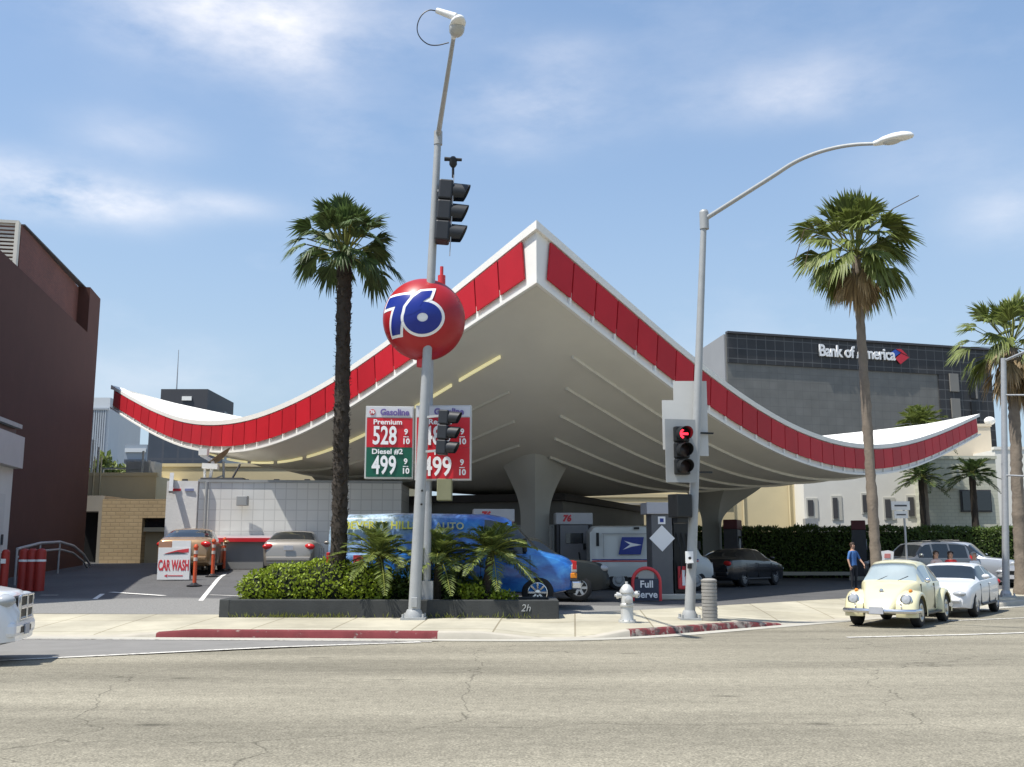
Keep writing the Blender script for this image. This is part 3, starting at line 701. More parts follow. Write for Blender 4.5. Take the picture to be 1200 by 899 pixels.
for dx, w_, m_ in ((.36, .34, M['lettering_red']), (.85, .34, mat('faded_blue_mark', (.22, .25, .42), .6, .1, 3))):
    b = MB(); b.box((wl.x + dx, cw0.y - .16, zz), (w_, .03, .09)); b.build('faded_mark', m_, cwt, world=True)
b = MB(); p = at(258, 563, 39); b.box((p.x, p.y + .4, zt + .16), (1.6, .5, .10)); b.cyl((p.x + .3, p.y + .4, zt + .1), (p.x + .6, p.y + .5, zt + .75), .04); b.build('roof_pipe', M['darkgrey'], cwt, world=True)
# dark equipment wall behind the van, right of the car wash
q0 = at(470, 600, 42.8); q1 = at(640, 600, 42.8)
eq = thing('service_bay', 'shaded service bay wall between car wash and store under the canopy', 'service bay', ((q0.x + q1.x) / 2, q0.y, 0))
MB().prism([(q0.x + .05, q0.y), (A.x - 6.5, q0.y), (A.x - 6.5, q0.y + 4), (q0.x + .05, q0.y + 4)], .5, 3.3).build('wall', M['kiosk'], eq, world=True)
b = MB(); b.box(((q0.x + A.x - 6.5) / 2, q0.y - .06, 1.6), (1.3, .1, 2.2)); b.build('door', M['darkgrey'], eq, world=True)

def pump(px, D, label, rz=0, dark=False):
    g = gp(px, D); t = thing('fuel_pump', label, 'fuel pump', g, rz, 'fuel pumps under the canopy')
    MB().box((0, 0, .09), (1.5, 1.0, .18)).build('island_kerb', M['conc'], t, bevel=.03)
    MB().box((0, 0, 1.2), (1.05, .55, 2.05)).build('cabinet', mat('pump_grey', (.20, .20, .21), .5, .1, 3), t, bevel=.03)
    MB().box((0, 0, 2.45), (1.35, .62, .42)).build('spandrel', mat('pump_white_sign', (.50, .50, .52), .5, .06, 3) if not dark else mat('maroon_top', (.10, .018, .022), .5, .1, 3), t, bevel=.03)
    b = MB()
    for s in (-1, 1): b.box((s * .60, 0, 1.25), (.09, .60, 2.1))
    b.build('side_frame', M['lettering_red'] if px < 600 else M['darkgrey'], t)
    for s in (-1, 1):
        MB().box((0, s * .29, 1.75), (.62, .04, .36)).build('screen', M['glass'], t)
        b = MB(); b.tube([(.35, s * .30, 1.5), (.55, s * .42, 1.2), (.5, s * .45, .7), (.32, s * .4, .5), (.2, s * .36, .9), (.15, s * .33, 1.25)], .025, 6)
        b.box((.35, s * .33, 1.45), (.08, .12, .22)); b.build('hose', M['black'], t)
    if dark: b = MB(); b.lathe([(.24, -.30), (.24, -.33), (0, -.331)], (-.1, 0, 1.6), 20, 'y'); b.build('round_placard', mat('placard_pale', (.45, .46, .47), .5, .05, 3), t)
    else: text('lettering', '76', .30, M['lettering_red'], t, (-.28, -.314, 2.45), bold=.02, shear=.2)
    return t
pump(578, 34.0, 'fuel pump with white top sign behind the blue van windscreen', .1)
pump(672, 37.6, 'fuel pump beside the front column and mail truck', .1)
pump(860, 46.5, 'dark fuel pump behind the right column and dark sedan', 1.2, True)
t = pump(1008, 47, 'fuel pump with maroon top in front of the long hedge', 1.25, True)
# the large square price pillar with emblem beside the light pole
g = gp(781, 30.5)
t = thing('pump_pillar', 'tall dark grey fuel dispenser pillar with white diamond placard and emblem', 'fuel pump', g, .12)
MB().box((0, 0, .08), (1.9, 1.0, .16)).build('island_kerb', M['conc'], t, bevel=.03)
MB().box((-.20, 0, 1.30), (.62, .62, 2.3)).build('cabinet', mat('pillar_grey', (.115, .118, .125), .5, .1, 3), t, bevel=.02)
MB().box((.42, .02, 1.30), (.50, .5, 2.25)).build('hose_cabinet', M['black'], t, bevel=.02)
MB().box((.02, 0, 2.62), (1.35, .75, .34)).build('spandrel', mat('spandrel_pale', (.42, .42, .45), .5, .06, 3), t, bevel=.02)
b = MB(); s_ = .38; b.slab([(-.20 - s_, -.313, 1.75), (-.20, -.313, 1.75 - s_), (-.20 + s_, -.313, 1.75), (-.20, -.313, 1.75 + s_)], (0, -1, 0), .012); b.build('diamond_placard', M['lettering_white'], t)
b = MB(); b.box((-.20, -.32, 2.27), (.22, .012, .22)); em = b.build('emblem_plate', M['lettering_white'], t)
b = MB(); b.box((-.20, -.328, 2.27), (.11, .01, .11)); b.build('emblem_mark', M['lettering_navy'], em)
b = MB()
for k in range(3): b.tube([(.25 + .15 * k, -.24, 1.9), (.30 + .15 * k, -.42, 1.5), (.32 + .15 * k, -.44, .9), (.28 + .15 * k, -.36, .6), (.22 + .15 * k, -.28, 1.1)], .024, 6)
b.build('hose', M['rubber'], t)
b = MB(); b.box((.40, -.33, .62), (.32, .10, .66)); ex = b.build('hose_panel', M['lettering_red'], t, bevel=.04)
MB().box((.40, -.382, .62), (.09, .012, .44)).build('white_bar', M['lettering_white'], ex)
ex2 = MB(); ex2.box((.06, -.27, 1.62), (.10, .05, 1.0)); ex2.build('price_strip', M['lettering_white'], t)

# FULL SERVE arch sign
g = gp(757, 29.2)
t = thing('service_sign', 'red arch shaped sign with dark Full Serve panel beside the pump pillar', 'sign', g, 0)
b = MB(); pts = [(-.38, 0, .02), (-.38, 0, .52)] + [(-.38 * math.cos(PI * k / 12), 0, .54 + .38 * math.sin(PI * k / 12)) for k in range(13)] + [(.38, 0, .52), (.38, 0, .02)]
b.tube(pts, .05, 10); b.build('frame', M['lettering_red'], t, smooth=True)
pan = MB().box((0, 0, .33), (.68, .07, .60)).build('panel', mat('sign_navy_panel', (.035, .045, .075), .5, .06, 3), t)
MB().box((0, .02, .76), (.44, .03, .26)).build('back_plate', mat('sign_back_plate', (.34, .35, .34), .5, .06, 3), t)
text('lettering', 'Full', .27, M['lettering_white'], pan, (0, -.04, .47), bold=.006); text('lettering', 'Serve', .27, M['lettering_white'], pan, (0, -.04, .19), bold=.006)
# ---------------------------------------------------------------- buildings
def v2(v): return (v.x, v.y)
def building(name, label, cat, p): return thing(name, label, cat, (p.x, p.y, 0))
# brown stucco building on the left
wa, wb = at(-330, 650, 17.5), at(98, 650, 43.0)
wa = Vector((wb.x + (43 - 12) * .187, 12, 0)); dW = Vector((wb.x - wa.x, 43 - 12, 0)).normalized(); nW = Vector((-dW.y, dW.x, 0))
def wp(y, off=0): t = (y - wa.y) / dW.y; q = wa + dW * t + nW * off; return (q.x, q.y)
bb = building('brown_building', 'windowless dark brown stucco building at the left with brick penthouse and pale louvres', 'building', wb)
MB().prism([wp(24.9), wp(43), wp(43, 18), wp(24.9, 18)], .2, 10.5).build('wall', M['brown'], bb, world=True)
MB().prism([wp(41.0), wp(42.99), wp(42.99, 17.9), wp(41.0, 17.9)], 10.5, 12.4).build('corner_wall', M['brown'], bb, world=True)
MB().prism([wp(32.8, .45), wp(41.0, .45), wp(41.0, 16), wp(32.8, 16)], 10.4, 12.37).build('penthouse', M['brownbrick'], bb, world=True)
b = MB()
for k in range(15):
    z = 10.5 + k * .13; p, q = Vector((*wp(32.72, .5), z)), Vector((*wp(32.72, 8), z)); b.bar(p, q, .06, .07)
lv = b.build('louvre', M['louver'], bb, world=True)
b = MB(); b.bar((*wp(32.68, .53), 10.4), (*wp(32.68, .53), 12.41), .12, .14); b.bar((*wp(32.68, .5), 12.41), (*wp(32.68, 8), 12.41), .12, .10); b.build('louvre_frame', M['louver'], lv, world=True)
b = MB(); b.bar((*wp(32.9, .5), 12.40), (*wp(42.9, .3), 12.43), .25, .05); b.build('coping', M['darkgrey'], bb, world=True)
MB().prism([(-21.0, 50.0), (-22.1, 53), (-28, 53), (-28, 50.0)], .3, 13.2).build('tip_shade_block', M['brown'], bb, world=True)  # unseen block added to throw shade on the canopy's left tip
# handrail by its foot
b = MB(); 
def rail(z): return [(*wp(y, -.8 - .0 * y), ground(*wp(y, -.8)) + z + h) for y, h in ((30.5, 0), (33, .02), (35.5, .02), (37.5, -.15), (39.2, -.5), (40.5, -.95))]
b.tube(rail(1.05), .045, 8); b.tube(rail(.80), .035, 8)
for y in (30.5, 33, 35.5): b.tube([(*wp(y, -.8), ground(*wp(y, -.8))), (*wp(y, -.8), ground(*wp(y, -.8)) + 1.05)], .035, 8)
o = b.build('handrail', M['galv']); tag(o, 'bent pale metal handrail along the foot of the brown wall', 'handrail')

# small white street front building at the frame edge
p0 = at(23, 600, 28.2)
sb = building('white_shed', 'small white shed with boxy grey canopy and flat roof at the left edge', 'building', p0)
MB().prism([(-20, 28.3), (-14.45, 28.3), (-14.75, 30.3), (-20, 30.3)], .4, 4.35).build('wall', mat('shed_white_wall', (.62, .61, .57), .8, .06, 1, .1), sb, world=True)
MB().prism([(-14.6, 28.27), (-14.43, 28.27), (-14.73, 30.32), (-14.9, 30.32)], .4, 1.62).build('base_band', mat('shed_grey_base', (.20, .10, .085), .8, .1, 2), sb, world=True)
zc0, zc1 = at(10, 540, 27.6).z, at(10, 500, 27.6).z; xr = at(31, 520, 27.6).x
MB().prism([(-20, 27.9), (-14.05, 27.9), (-14.5, 30.35), (-20, 30.35)], zc0, zc1).build('canopy', mat('shed_canopy_grey', (.42, .42, .42), .5, .06, 2), sb, world=True)
MB().prism([(-20, 27.8), (-14.1, 27.8), (-14.1, 27.89), (-20, 27.89)], zc0 + .05, zc1 - .02).build('canopy_panel', M['darkgrey'], sb, world=True)
zr = at(10, 485, 27.8).z; xr2 = at(27, 490, 27.8).x
MB().prism([(-20, 27.9), (-14.2, 27.9), (-14.6, 30.35), (-20, 30.35)], zr - .12, zr).build('roof', M['greypaint'], sb, world=True)
MB().prism([(-20, 28.1), (-14.4, 28.1), (-14.75, 30.3), (-20, 30.3)], zc1, zr - .12).build('clerestory', M['black'], sb, world=True)
b = MB(); b.prism([(-14.52, 28.9), (-14.515, 28.9), (-14.62, 29.7), (-14.66, 29.7)], .6, 3.3); dr = b.build('door', mat('shed_door', (.56, .55, .52), .7, .05, 2), sb, world=True)
b = MB(); b.box((-14.58, 29.6, 2.0), (.06, .05, .3)); b.build('handle', M['darkgrey'], dr, world=True)
# red bollards in front of the brown wall
bo = None
for px, lab in ((28, 'nearest of the three red bollards beside the small white shed'), (37.5, 'middle one of the three red bollards before the dark brown wall'), (47.5, 'rightmost of the three red bollards before the dark brown wall')):
    g = gp(px, 29.2)
    if bo is None:
        bo = thing('bollard', lab, 'bollard', g, 0, 'red bollards by the brown wall')
        MB().lathe([(.14, -.05), (.14, 1.05), (.12, 1.12), (.07, 1.16), (0, 1.17)], n=18).build('post', M['bollardred'], bo, smooth=True)
        MB().lathe([(.143, .80), (.143, .86)], n=18, cap=False).build('reflector_band', M['lettering_white'], bo, smooth=True)
    else: copy_thing(bo, g, 0, lab)
g = gp(6, 27.6); pb = thing('reflector_post', 'short red post with small white reflector at the foot of the white shed', 'post', g)
MB().lathe([(.10, -.05), (.10, 1.2), (.06, 1.25), (0, 1.26)], n=14).build('post', M['bollardred'], pb, smooth=True)
MB().box((0, -.11, .95), (.12, .03, .12)).build('reflector', M['lettering_white'], pb)

# tan block building with recessed garage door
t0, t1 = at(117, 640, 45), at(225, 640, 45)
tb = building('tan_block_building', 'tan slump block building with recessed beige garage door and dark transom', 'building', t0)
zt = at(150, 585, 45).z; gx0, gx1 = at(165, 640, 45).x, at(205, 640, 45).x; zl = at(180, 607, 45).z
MB().prism([(t0.x, 45), (gx0, 45), (gx0, 51), (t0.x, 51)], .8, zt).build('wall', M['tanbrick'], tb, world=True)
MB().prism([(gx0, 45), (t1.x, 45), (t1.x, 51), (gx0, 51)], zl, zt).build('lintel_wall', M['tanbrick'], tb, world=True)
MB().prism([(gx1, 45), (t1.x, 45), (t1.x, 51), (gx1, 51)], .8, zl).build('pier', M['tanbrick'], tb, world=True)
MB().prism([(gx0, 45.5), (gx1, 45.5), (gx1, 45.8), (gx0, 45.8)], .8, zl).build('garage_door', mat('beige_garage_door', (.40, .335, .215), .7, .06, 2), tb, world=True)
zb1 = at(180, 618, 45).z
MB().prism([(gx0, 45.35), (gx1, 45.35), (gx1, 45.49), (gx0, 45.49)], zb1, zl - .02).build('transom', M['glass'], tb, world=True)
MB().prism([(gx0, 45.2), (gx1, 45.2), (gx1, 45.5), (gx0, 45.5)], zb1 - .18, zb1).build('door_lintel', mat('beige_trim', (.55, .48, .34), .7, .05, 2), tb, world=True)
q0 = at(97, 640, 45.4); zf = at(105, 581, 45.3).z
MB().prism([(q0.x - .8, 45.2), (t0.x - .01, 45.2), (t0.x - .01, 51), (q0.x - .8, 51)], at(105, 599, 45).z, zf).build('entry_beam', mat('grey_entry_frame', (.30, .28, .24), .8, .08, 1), tb, world=True)
MB().prism([(at(113, 640, 45.2).x, 45.2), (t0.x - .01, 45.2), (t0.x - .01, 51), (at(113, 640, 45.2).x, 51)], .8, at(105, 599, 45).z).build('entry_pier', MATS['grey_entry_frame'], tb, world=True)
MB().prism([(q0.x - .8, 46.6), (at(113, 640, 45.2).x, 46.6), (at(113, 640, 45.2).x, 46.8), (q0.x - .8, 46.8)], .8, at(105, 599, 45).z).build('doorway', M['black'], tb, world=True)
# cream buildings behind
def simple(name, label, pxl, pxr, D, ytop, zbase, depth, m, roofm=None, lip=.18, pxc=None):
    a, c = at(pxl, 600, D), at(pxr, 600, D); z = at((pxl + pxr) / 2, ytop, D).z
    o = building(name, label, 'building', a)
    MB().prism([(a.x, D), (c.x, D), (c.x, D + depth), (a.x, D + depth)], zbase, z).build('wall', m, o, world=True)
    MB().prism([(a.x - .06, D - .06), (c.x + .06, D - .06), (c.x + .06, D + .3), (a.x - .06, D + .3)], z, z + lip).build('parapet', roofm or m, o, world=True)
    return o, a, c, z
o, a, c, z = simple('cream_building', 'long cream stucco building with plain parapet above the tiled car wash', 180, 470, 57, 547, .5, 9, M['cream'])
for k in range(5):
    p = at(215 + k * 36, 600, 57); b = MB(); b.box((p.x, 56.97, z - .75), (.30, .08, .12)); b.build('scupper', M['darkgrey'], o, world=True)
b = MB(); p = at(181.5, 600, 57); b.tube([(p.x + .1, 56.9, .5), (p.x + .1, 56.9, z - .2), (p.x + .1, 57.2, z + .1)], .07, 8); b.build('downpipe', M['cream2'], o, world=True)
o, a, c, z = simple('cream_annexe', 'low cream annexe with roof ladder and pipes between brown wall and cream building', 92, 181, 53, 558, .5, 9, M['cream2'])
b = MB(); 
for px in (107, 115): p = at(px, 600, 52.9); b.tube([(p.x, 52.9, 3.2), (p.x, 52.9, z + 1.0)], .04, 6)
for k in range(6): p, q = at(107, 600, 52.9), at(115, 600, 52.9); b.bar((p.x, 52.9, 3.4 + k * .35), (q.x, 52.9, 3.4 + k * .35), .04, .04)
b.build('ladder', M['cream2'], o, world=True)
b = MB()
for px, dz in ((104, 2.0), (111, 1.6), (164, 1.4), (172, .9)): p = at(px, 600, 54); b.tube([(p.x, 54, z), (p.x, 54, z + dz)], .06, 6)
b.build('vent_pipe', M['galv'], o, world=True)
b = MB(); p = at(166, 600, 55); b.box((p.x, 55, z + .45), (1.5, 1.2, .85)); b.build('roof_unit', M['galv'], o, world=True)
b = MB(); p = at(140, 600, 54.4); b.box((p.x, 54.4, z + .5), (2.2, .1, .08)); b.box((p.x - 1, 54.4, z + .25), (.08, .1, .5)); b.box((p.x + 1, 54.4, z + .25), (.08, .1, .5)); b.build('guard_rail', M['galv'], o, world=True)
# satellite dish and white frame on the cream roof
zc = at(262, 548, 51.5).z
p = at(262, 545, 39.7); ds = thing('satellite_dish', 'weathered satellite dish on a mast above the tiled car wash', 'satellite dish', (p.x, 39.7, 4.25))
D_ = 39.7; k_ = lambda px, py: at(px, py, D_) - Vector(ds.location)
b = MB(); b.tube([k_(262, 563), k_(262, 541)], .05, 8); b.bar(k_(262, 557), k_(250, 562), .05, .05); b.build('mast', M['galv'], ds)
b = MB(); c0 = k_(258, 540); R_ = Matrix.Rotation(math.radians(-38), 3, 'Y') @ Matrix.Rotation(math.radians(8), 3, 'X')
prof = [(.02, .0), (.25, .03), (.45, .09), (.62, .18)]; rings = []
for r, h in prof: rings.append([b.bm.verts.new(c0 + R_ @ Vector((r * math.cos(2*PI*i/20), r * math.sin(2*PI*i/20) * .9, h))) for i in range(20)])
for r1, r2 in zip(rings, rings[1:]):
    for i in range(20): b.bm.faces.new((r1[i], r1[(i+1) % 20], r2[(i+1) % 20], r2[i]))
bmesh.ops.solidify(b.bm, geom=b.bm.faces[:], thickness=.03)
b.build('dish', mat('dish_brown', (.22, .17, .12), .6, .2, 4), ds, smooth=True)
wf = thing('roof_bracket', 'white angled steel bracket on the roof left of the satellite dish', 'bracket', (at(240, 545, 39.3).x, 39.3, 4.25)); k_ = lambda px, py: at(px, py, 39.3) - Vector(wf.location)
b = MB(); b.bar(k_(236, 533), k_(250, 541), .12, .14); b.bar(k_(234, 530), k_(244, 530), .3, .25); b.bar(k_(238, 546), k_(256, 547), .3, .2); b.bar(k_(250, 541), k_(246, 562), .10, .1); b.bar(k_(240, 546), k_(240, 562), .08, .08); b.build('frame', M['white'], wf)
# far towers at left
def tower(name, label, pxl, pxm, pxr, D, ytop, m1, m2, bands=0, zbase=0):
    a, mdl, c = at(pxl, 600, D), at(pxm, 600, D), at(pxr, 600, D + (pxr - pxm) * .6); z = at(pxm, ytop, D).z
    o = building(name, label, 'building', a)
    MB().prism([v2(a), v2(mdl), v2(c), (c.x - 4, c.y + 25), (a.x, a.y + 25)], zbase, z).build('wall', m1, o, world=True)
    return o, a, mdl, c, z
o, a, mdl, c, z = tower('pale_tower', 'pale grey concrete high rise tower far beyond the brown building', 96, 121, 133, 230, 466, M['tower'], None)
b = MB()
for k in range(8):
    x = a.x + (mdl.x - a.x) * (.1 + k * .105); b.box((x, 229.8, z * .47), (.30, .3, z * .9))
b.build('wall_fins', M['towershade'], o, world=True)
b = MB(); b.box(((a.x + mdl.x) / 2, 229.7, z - 2.6), ((mdl.x - a.x) * .92, .4, .4)); b.build('crown_band', M['towershade'], o, world=True)
b = MB(); n = (c - mdl).normalized(); b.bar(mdl + Vector((.2, -.2, 2)) + n * 2, c + Vector((0, -.2, 2)) - n * 2, .3, .6); b.build('side_band', M['towershade'], o, world=True)
o, a, mdl, c, z = tower('far_office_block', 'small hazy blue grey office block between pale tower and canopy tip', 142, 168, 173, 210, 521, mat('far_block_grey', (.24, .28, .33), .6, .05, .1), None)
for k in range(4):
    b = MB(); b.box(((a.x + mdl.x) / 2, 209.8, z - 1.2 - k * 2.3), ((mdl.x - a.x) * .96, .3, .8)); b.build('window_band', M['tower'] if k % 2 == 0 else M['office'], o, world=True)
o, a, mdl, c, z = tower('dark_office_tower', 'dark blue glass office tower behind the left canopy wing with rooftop mast', 169, 258, 276, 135, 482, M['office'], None)
p0, p1 = at(188, 470, 137), at(243, 470, 137); z1 = at(215, 456, 137).z
MB().prism([(p0.x, 137), (p1.x, 137), (p1.x, 150), (p0.x, 150)], z, z1).build('penthouse', mat('penthouse_dark', (.05, .052, .06), .6, .1, .2), o, world=True)
b = MB(); p = at(219, 467, 136.9); b.box((p.x, 136.9, p.z), (1.3, .2, .55)); b.build('rooftop_panel', M['white'], o, world=True)
b = MB(); p = at(207, 455, 140); b.tube([(p.x, 140, z1), (p.x, 140, at(207, 410, 140).z)], [.10, .04], 6); b.build('mast', M['galv'], o, world=True)

# bank block on the right
pa, pm, pr = at(824, 600, 104), at(858, 600, 95), at(1173, 600, 103.5); zt = at(858, 391, 95).z
bk = building('bank_building', 'large dark grey bank office block with glass top storey and white lettering', 'building', pm)
dF = (pr - pm); dF.z = 0; Lf = dF.length; dF.normalize(); nF = Vector((dF.y, -dF.x, 0)); rzF = math.atan2(dF.y, dF.x)
MB().prism([v2(pm), v2(pr), (pr.x + 6, pr.y + 30), (pa.x + 4, pa.y + 30), v2(pa)], 0, zt).build('wall', M['bank'], bk, world=True)
zg = at(858, 425, 95).z; zg2 = zg
def face(u0, u1, z0, z1, proud, m, name, parent=bk, th=.12):
    p, q = pm + dF * u0 + nF * (proud), pm + dF * u1 + nF * proud
    b = MB(); b.slab([(p.x, p.y, z0), (q.x, q.y, z0), (q.x, q.y, z1), (p.x, p.y, z1)], nF, th); return b.build(name, m, parent, world=True)
gp_ = M['bankglass']
face(0, Lf, zg, zt - .02, .02, gp_, 'glass_storey')
uL = lambda px: Lf * (px - 858) / (1173 - 858) * (1.0 - .0)
face(uL(1105), Lf, 0, zg - .03, .02, gp_, 'glass_wing')
for px0, px1, y0, y1, m in ((1118, 1129, 438, 459, M['louver']), (1118, 1129, 467, 490, M['louver']), (1143, 1149, 441, 466, M['black']), (1143, 1149, 470, 496, M['black']), (1149.6, 1152, 441, 466, M['louver'])):
    face(uL(px0), uL(px1), at(1120, y1, 102).z, at(1120, y0, 102).z, .16, m if m is M['black'] else mat('window_blind', (.22, .21, .19), .7, .08, 1), 'window')
dS = (pa - pm); dS.z = 0; Ls = dS.length; dS.normalize(); nS = Vector((-dS.y, dS.x, 0)) if Vector((-dS.y, dS.x, 0)).x < 0 else Vector((dS.y, -dS.x, 0))
b = MB(); p, q = pm + dS * .2 + nS * .02, pa + nS * .02; b.slab([(p.x, p.y, 0), (q.x, q.y, 0), (q.x, q.y, zt - .02), (p.x, p.y, zt - .02)], nS, .15); b.build('side_wall', M['banklight'], bk, world=True)
b = MB(); p, q = pm + nF * .1, pr + nF * .1; b.bar((p.x, p.y, zt + .1), (q.x, q.y, zt + .1), .5, .2); b.build('parapet', M['darkgrey'], bk, world=True)
uS = uL(1006); ps = pm + dF * uS + nF * .28
bs = text('lettering', 'Bank of America', 1.62, M['lettering_white'], bk, Vector((ps.x, ps.y, at(1006, 414.5, 99).z)) - Vector((pm.x, pm.y, 0)), facing=(nF.x, nF.y, 0), bold=.035, sx=.86, ext=.08, spacing=.93)
pl = pm + dF * uL(1056) + nF * .22; zl = at(1056, 419, 100.5).z
def flag(poly, m, off):
    b = MB(); b.slab([pl + dF * u + Vector((0, 0, zl - pl.z + v)) + nF * off for u, v in poly], nF, .08); return b.build('emblem', m, bk, world=True)
flag([(-1.15, .20), (-.35, .72), (.25, .42), (-.55, -.12)], mat('emblem_blue', (.03, .09, .42), .5, .05, 2), 0)
flag([(-.42, -.20), (.32, .36), (1.2, .0), (.15, -.75)], mat('emblem_red', (.55, .03, .05), .5, .05, 2), .02)
flag([(-.28, .74), (.30, .78), (1.05, .14), (.40, .40)], MATS['emblem_red'], .04)

# cream / white / sage buildings on the right
o, a, c, z = simple('yellow_building', 'pale yellow stucco wall between the bank and the white windowed building', 640, 943, 62, 556, .3, 8, M['cream'])
for px in (860, 872, 926):
    b = MB(); p = at(px, 600, 61.9); b.tube([(p.x, 61.92, .4), (p.x, 61.92, z - .1)], .05, 6); b.build('downpipe', M['cream'], o, world=True)
o, a, c, z = simple('cream_warehouse', 'cream walled warehouse with roof step seen beneath the canopy behind the store', 655, 860, 57, 583, .3, 4, M['cream'])
b = MB(); b.box(((a.x + c.x) / 2, 56.95, z - .35), (c.x - a.x, .08, .12)); b.build('trim', mat('grey_trim', (.38, .36, .30), .7, .05, 2), o, world=True)
o, a, c, z = simple('white_building', 'white stucco building with five narrow windows behind the long hedge', 943, 1086, 60, 520, .3, 8, M['whitewall'])
for px0, px1, y0, y1 in ((947, 957.5, 585, 606), (977, 985.5, 582, 608.5), (1012, 1020, 579, 601), (1038, 1048, 584, 608), (1065, 1075.5, 581.5, 606)):
    p, q = at(px0, y1, 59.9), at(px1, y0, 59.9)
    b = MB(); b.box(((p.x + q.x) / 2, 59.99, (p.z + q.z) / 2), (q.x - p.x + .12, .06, q.z - p.z + .12)); w_ = b.build('window', mat('window_trim_grey', (.50, .49, .44), .7, .05, 2), o, world=True)
    b = MB(); b.box(((p.x + q.x) / 2 - .10, 59.945, (p.z + q.z) / 2), ((q.x - p.x) * .55, .06, (q.z - p.z) * .9)); b.build('pane', M['darkgrey'], w_, world=True)
b = MB(); p = at(950, 613, 59.7); b.box((p.x, 59.7, p.z), (.75, .5, .5)); b.build('air_conditioner', M['galv'], o, world=True)
o, a, c, z = simple('sage_building', 'sage green painted brick building with one wide dark window at the right', 1086, 1171, 58.5, 538, .3, 8, brickmat('sage_brick', (.52, .52, .42), (.50, .50, .40), (.44, .44, .36), .4, .2, .02, .85, 'xz', .5, .1, .2))
p, q = at(1127, 600, 58.4), at(1161, 574, 58.4)
b = MB(); b.box(((p.x + q.x) / 2, 58.45, (p.z + q.z) / 2), (q.x - p.x, .12, q.z - p.z)); w_ = b.build('window', M['darkgrey'], o, world=True)
b = MB(); b.box(((p.x + q.x) / 2, 58.38, (p.z + q.z) / 2), (q.x - p.x - .15, .1, q.z - p.z - .15)); b.build('pane', M['glass'], w_, world=True)
b = MB(); p = at(1112, 572, 58.4); b.box((p.x, 58.43, p.z), (1.1, .1, .06)); b.build('ledge', M['sage'], o, world=True)
o, a, c, z = simple('white_annexe', 'bright white block with ribbed parapet at the right frame edge', 1171, 1330, 63, 527, .3, 8, M['whitewall'])
o, a, c, z = simple('beige_rooftop_block', 'pale beige upper block rising behind the right canopy tip', 1086, 1168, 66, 500, .3, 6, mat('beige_block', (.60, .52, .40), .85, .06, .8))
b = MB(); p = at(1160, 495, 67); b.sphere((p.x, 67, z + .5), .35, sq=(1, 1, .8)); b.build('roof_vent', M['white'], o, world=True)
# rooftop clutter over the warehouse
b = MB(); p = at(700, 588, 55); b.box((p.x, 55, 3.7), (1.6, 1.2, 1.2)); b.cyl((p.x + .9, 55, 3.2), (p.x + .9, 55, 5.0), .12)
# ---------------------------------------------------------------- vegetation
def rvec():
    while True:
        v = Vector((random.uniform(-1, 1), random.uniform(-1, 1), random.uniform(-1, 1)))
        if .05 < v.length < 1: return v.normalized()
def leaf(bm, p, d, n, l, w):
    s = d.cross(n)
    if s.length < 1e-4: s = d.orthogonal()
    s.normalize(); n = s.cross(d)
    a = bm.verts.new(p); b_ = bm.verts.new(p + d * l * .5 + s * w * .5 + n * l * .06); c = bm.verts.new(p + d * l); e = bm.verts.new(p + d * l * .5 - s * w * .5 + n * l * .06)
    bm.faces.new((a, b_, c, e))
def fan_leaf(bm, hub, d, size, nb, droop, spread=2.1, wid=.11):
    """palmate leaf: blades fanned around direction d in a plane, tips drooping"""
    side = d.cross(Vector((0, 0, 1)))
    if side.length < .05: side = Vector((1, 0, 0))
    side.normalize(); up = side.cross(d).normalized(); tw = random.uniform(-.5, .5)
    s2 = (side * math.cos(tw) + up * math.sin(tw)).normalized(); up = s2.cross(d).normalized()
    for i in range(nb):
        a = spread * (i / (nb - 1) - .5) * 2 * .5 * 1.0 + random.uniform(-.04, .04)
        bd = (d * math.cos(a) + s2 * math.sin(a) + up * (.18 * abs(math.sin(a)))).normalized()
        L = size * (1 - .22 * (abs(a) / spread * 2) ** 2) * random.uniform(.88, 1.08)
        w = wid * size * (.9 if abs(a) < .8 else .7); sd = bd.cross(up).normalized()
        dr = droop * random.uniform(.6, 1.3)
        p1 = hub + bd * L * .55 + Vector((0, 0, -dr * .10 * L)); p2 = hub + bd * L * (1 - .12 * dr) + Vector((0, 0, -dr * .50 * L))
        h = bm.verts.new(hub); a1 = bm.verts.new(p1 + sd * w * .5); a2 = bm.verts.new(p1 - sd * w * .5); t = bm.verts.new(p2)
        m1 = bm.verts.new(p1 + up * w * .22)
        bm.faces.new((h, a1, m1)); bm.faces.new((h, m1, a2)); bm.faces.new((a1, t, m1)); bm.faces.new((m1, t, a2))
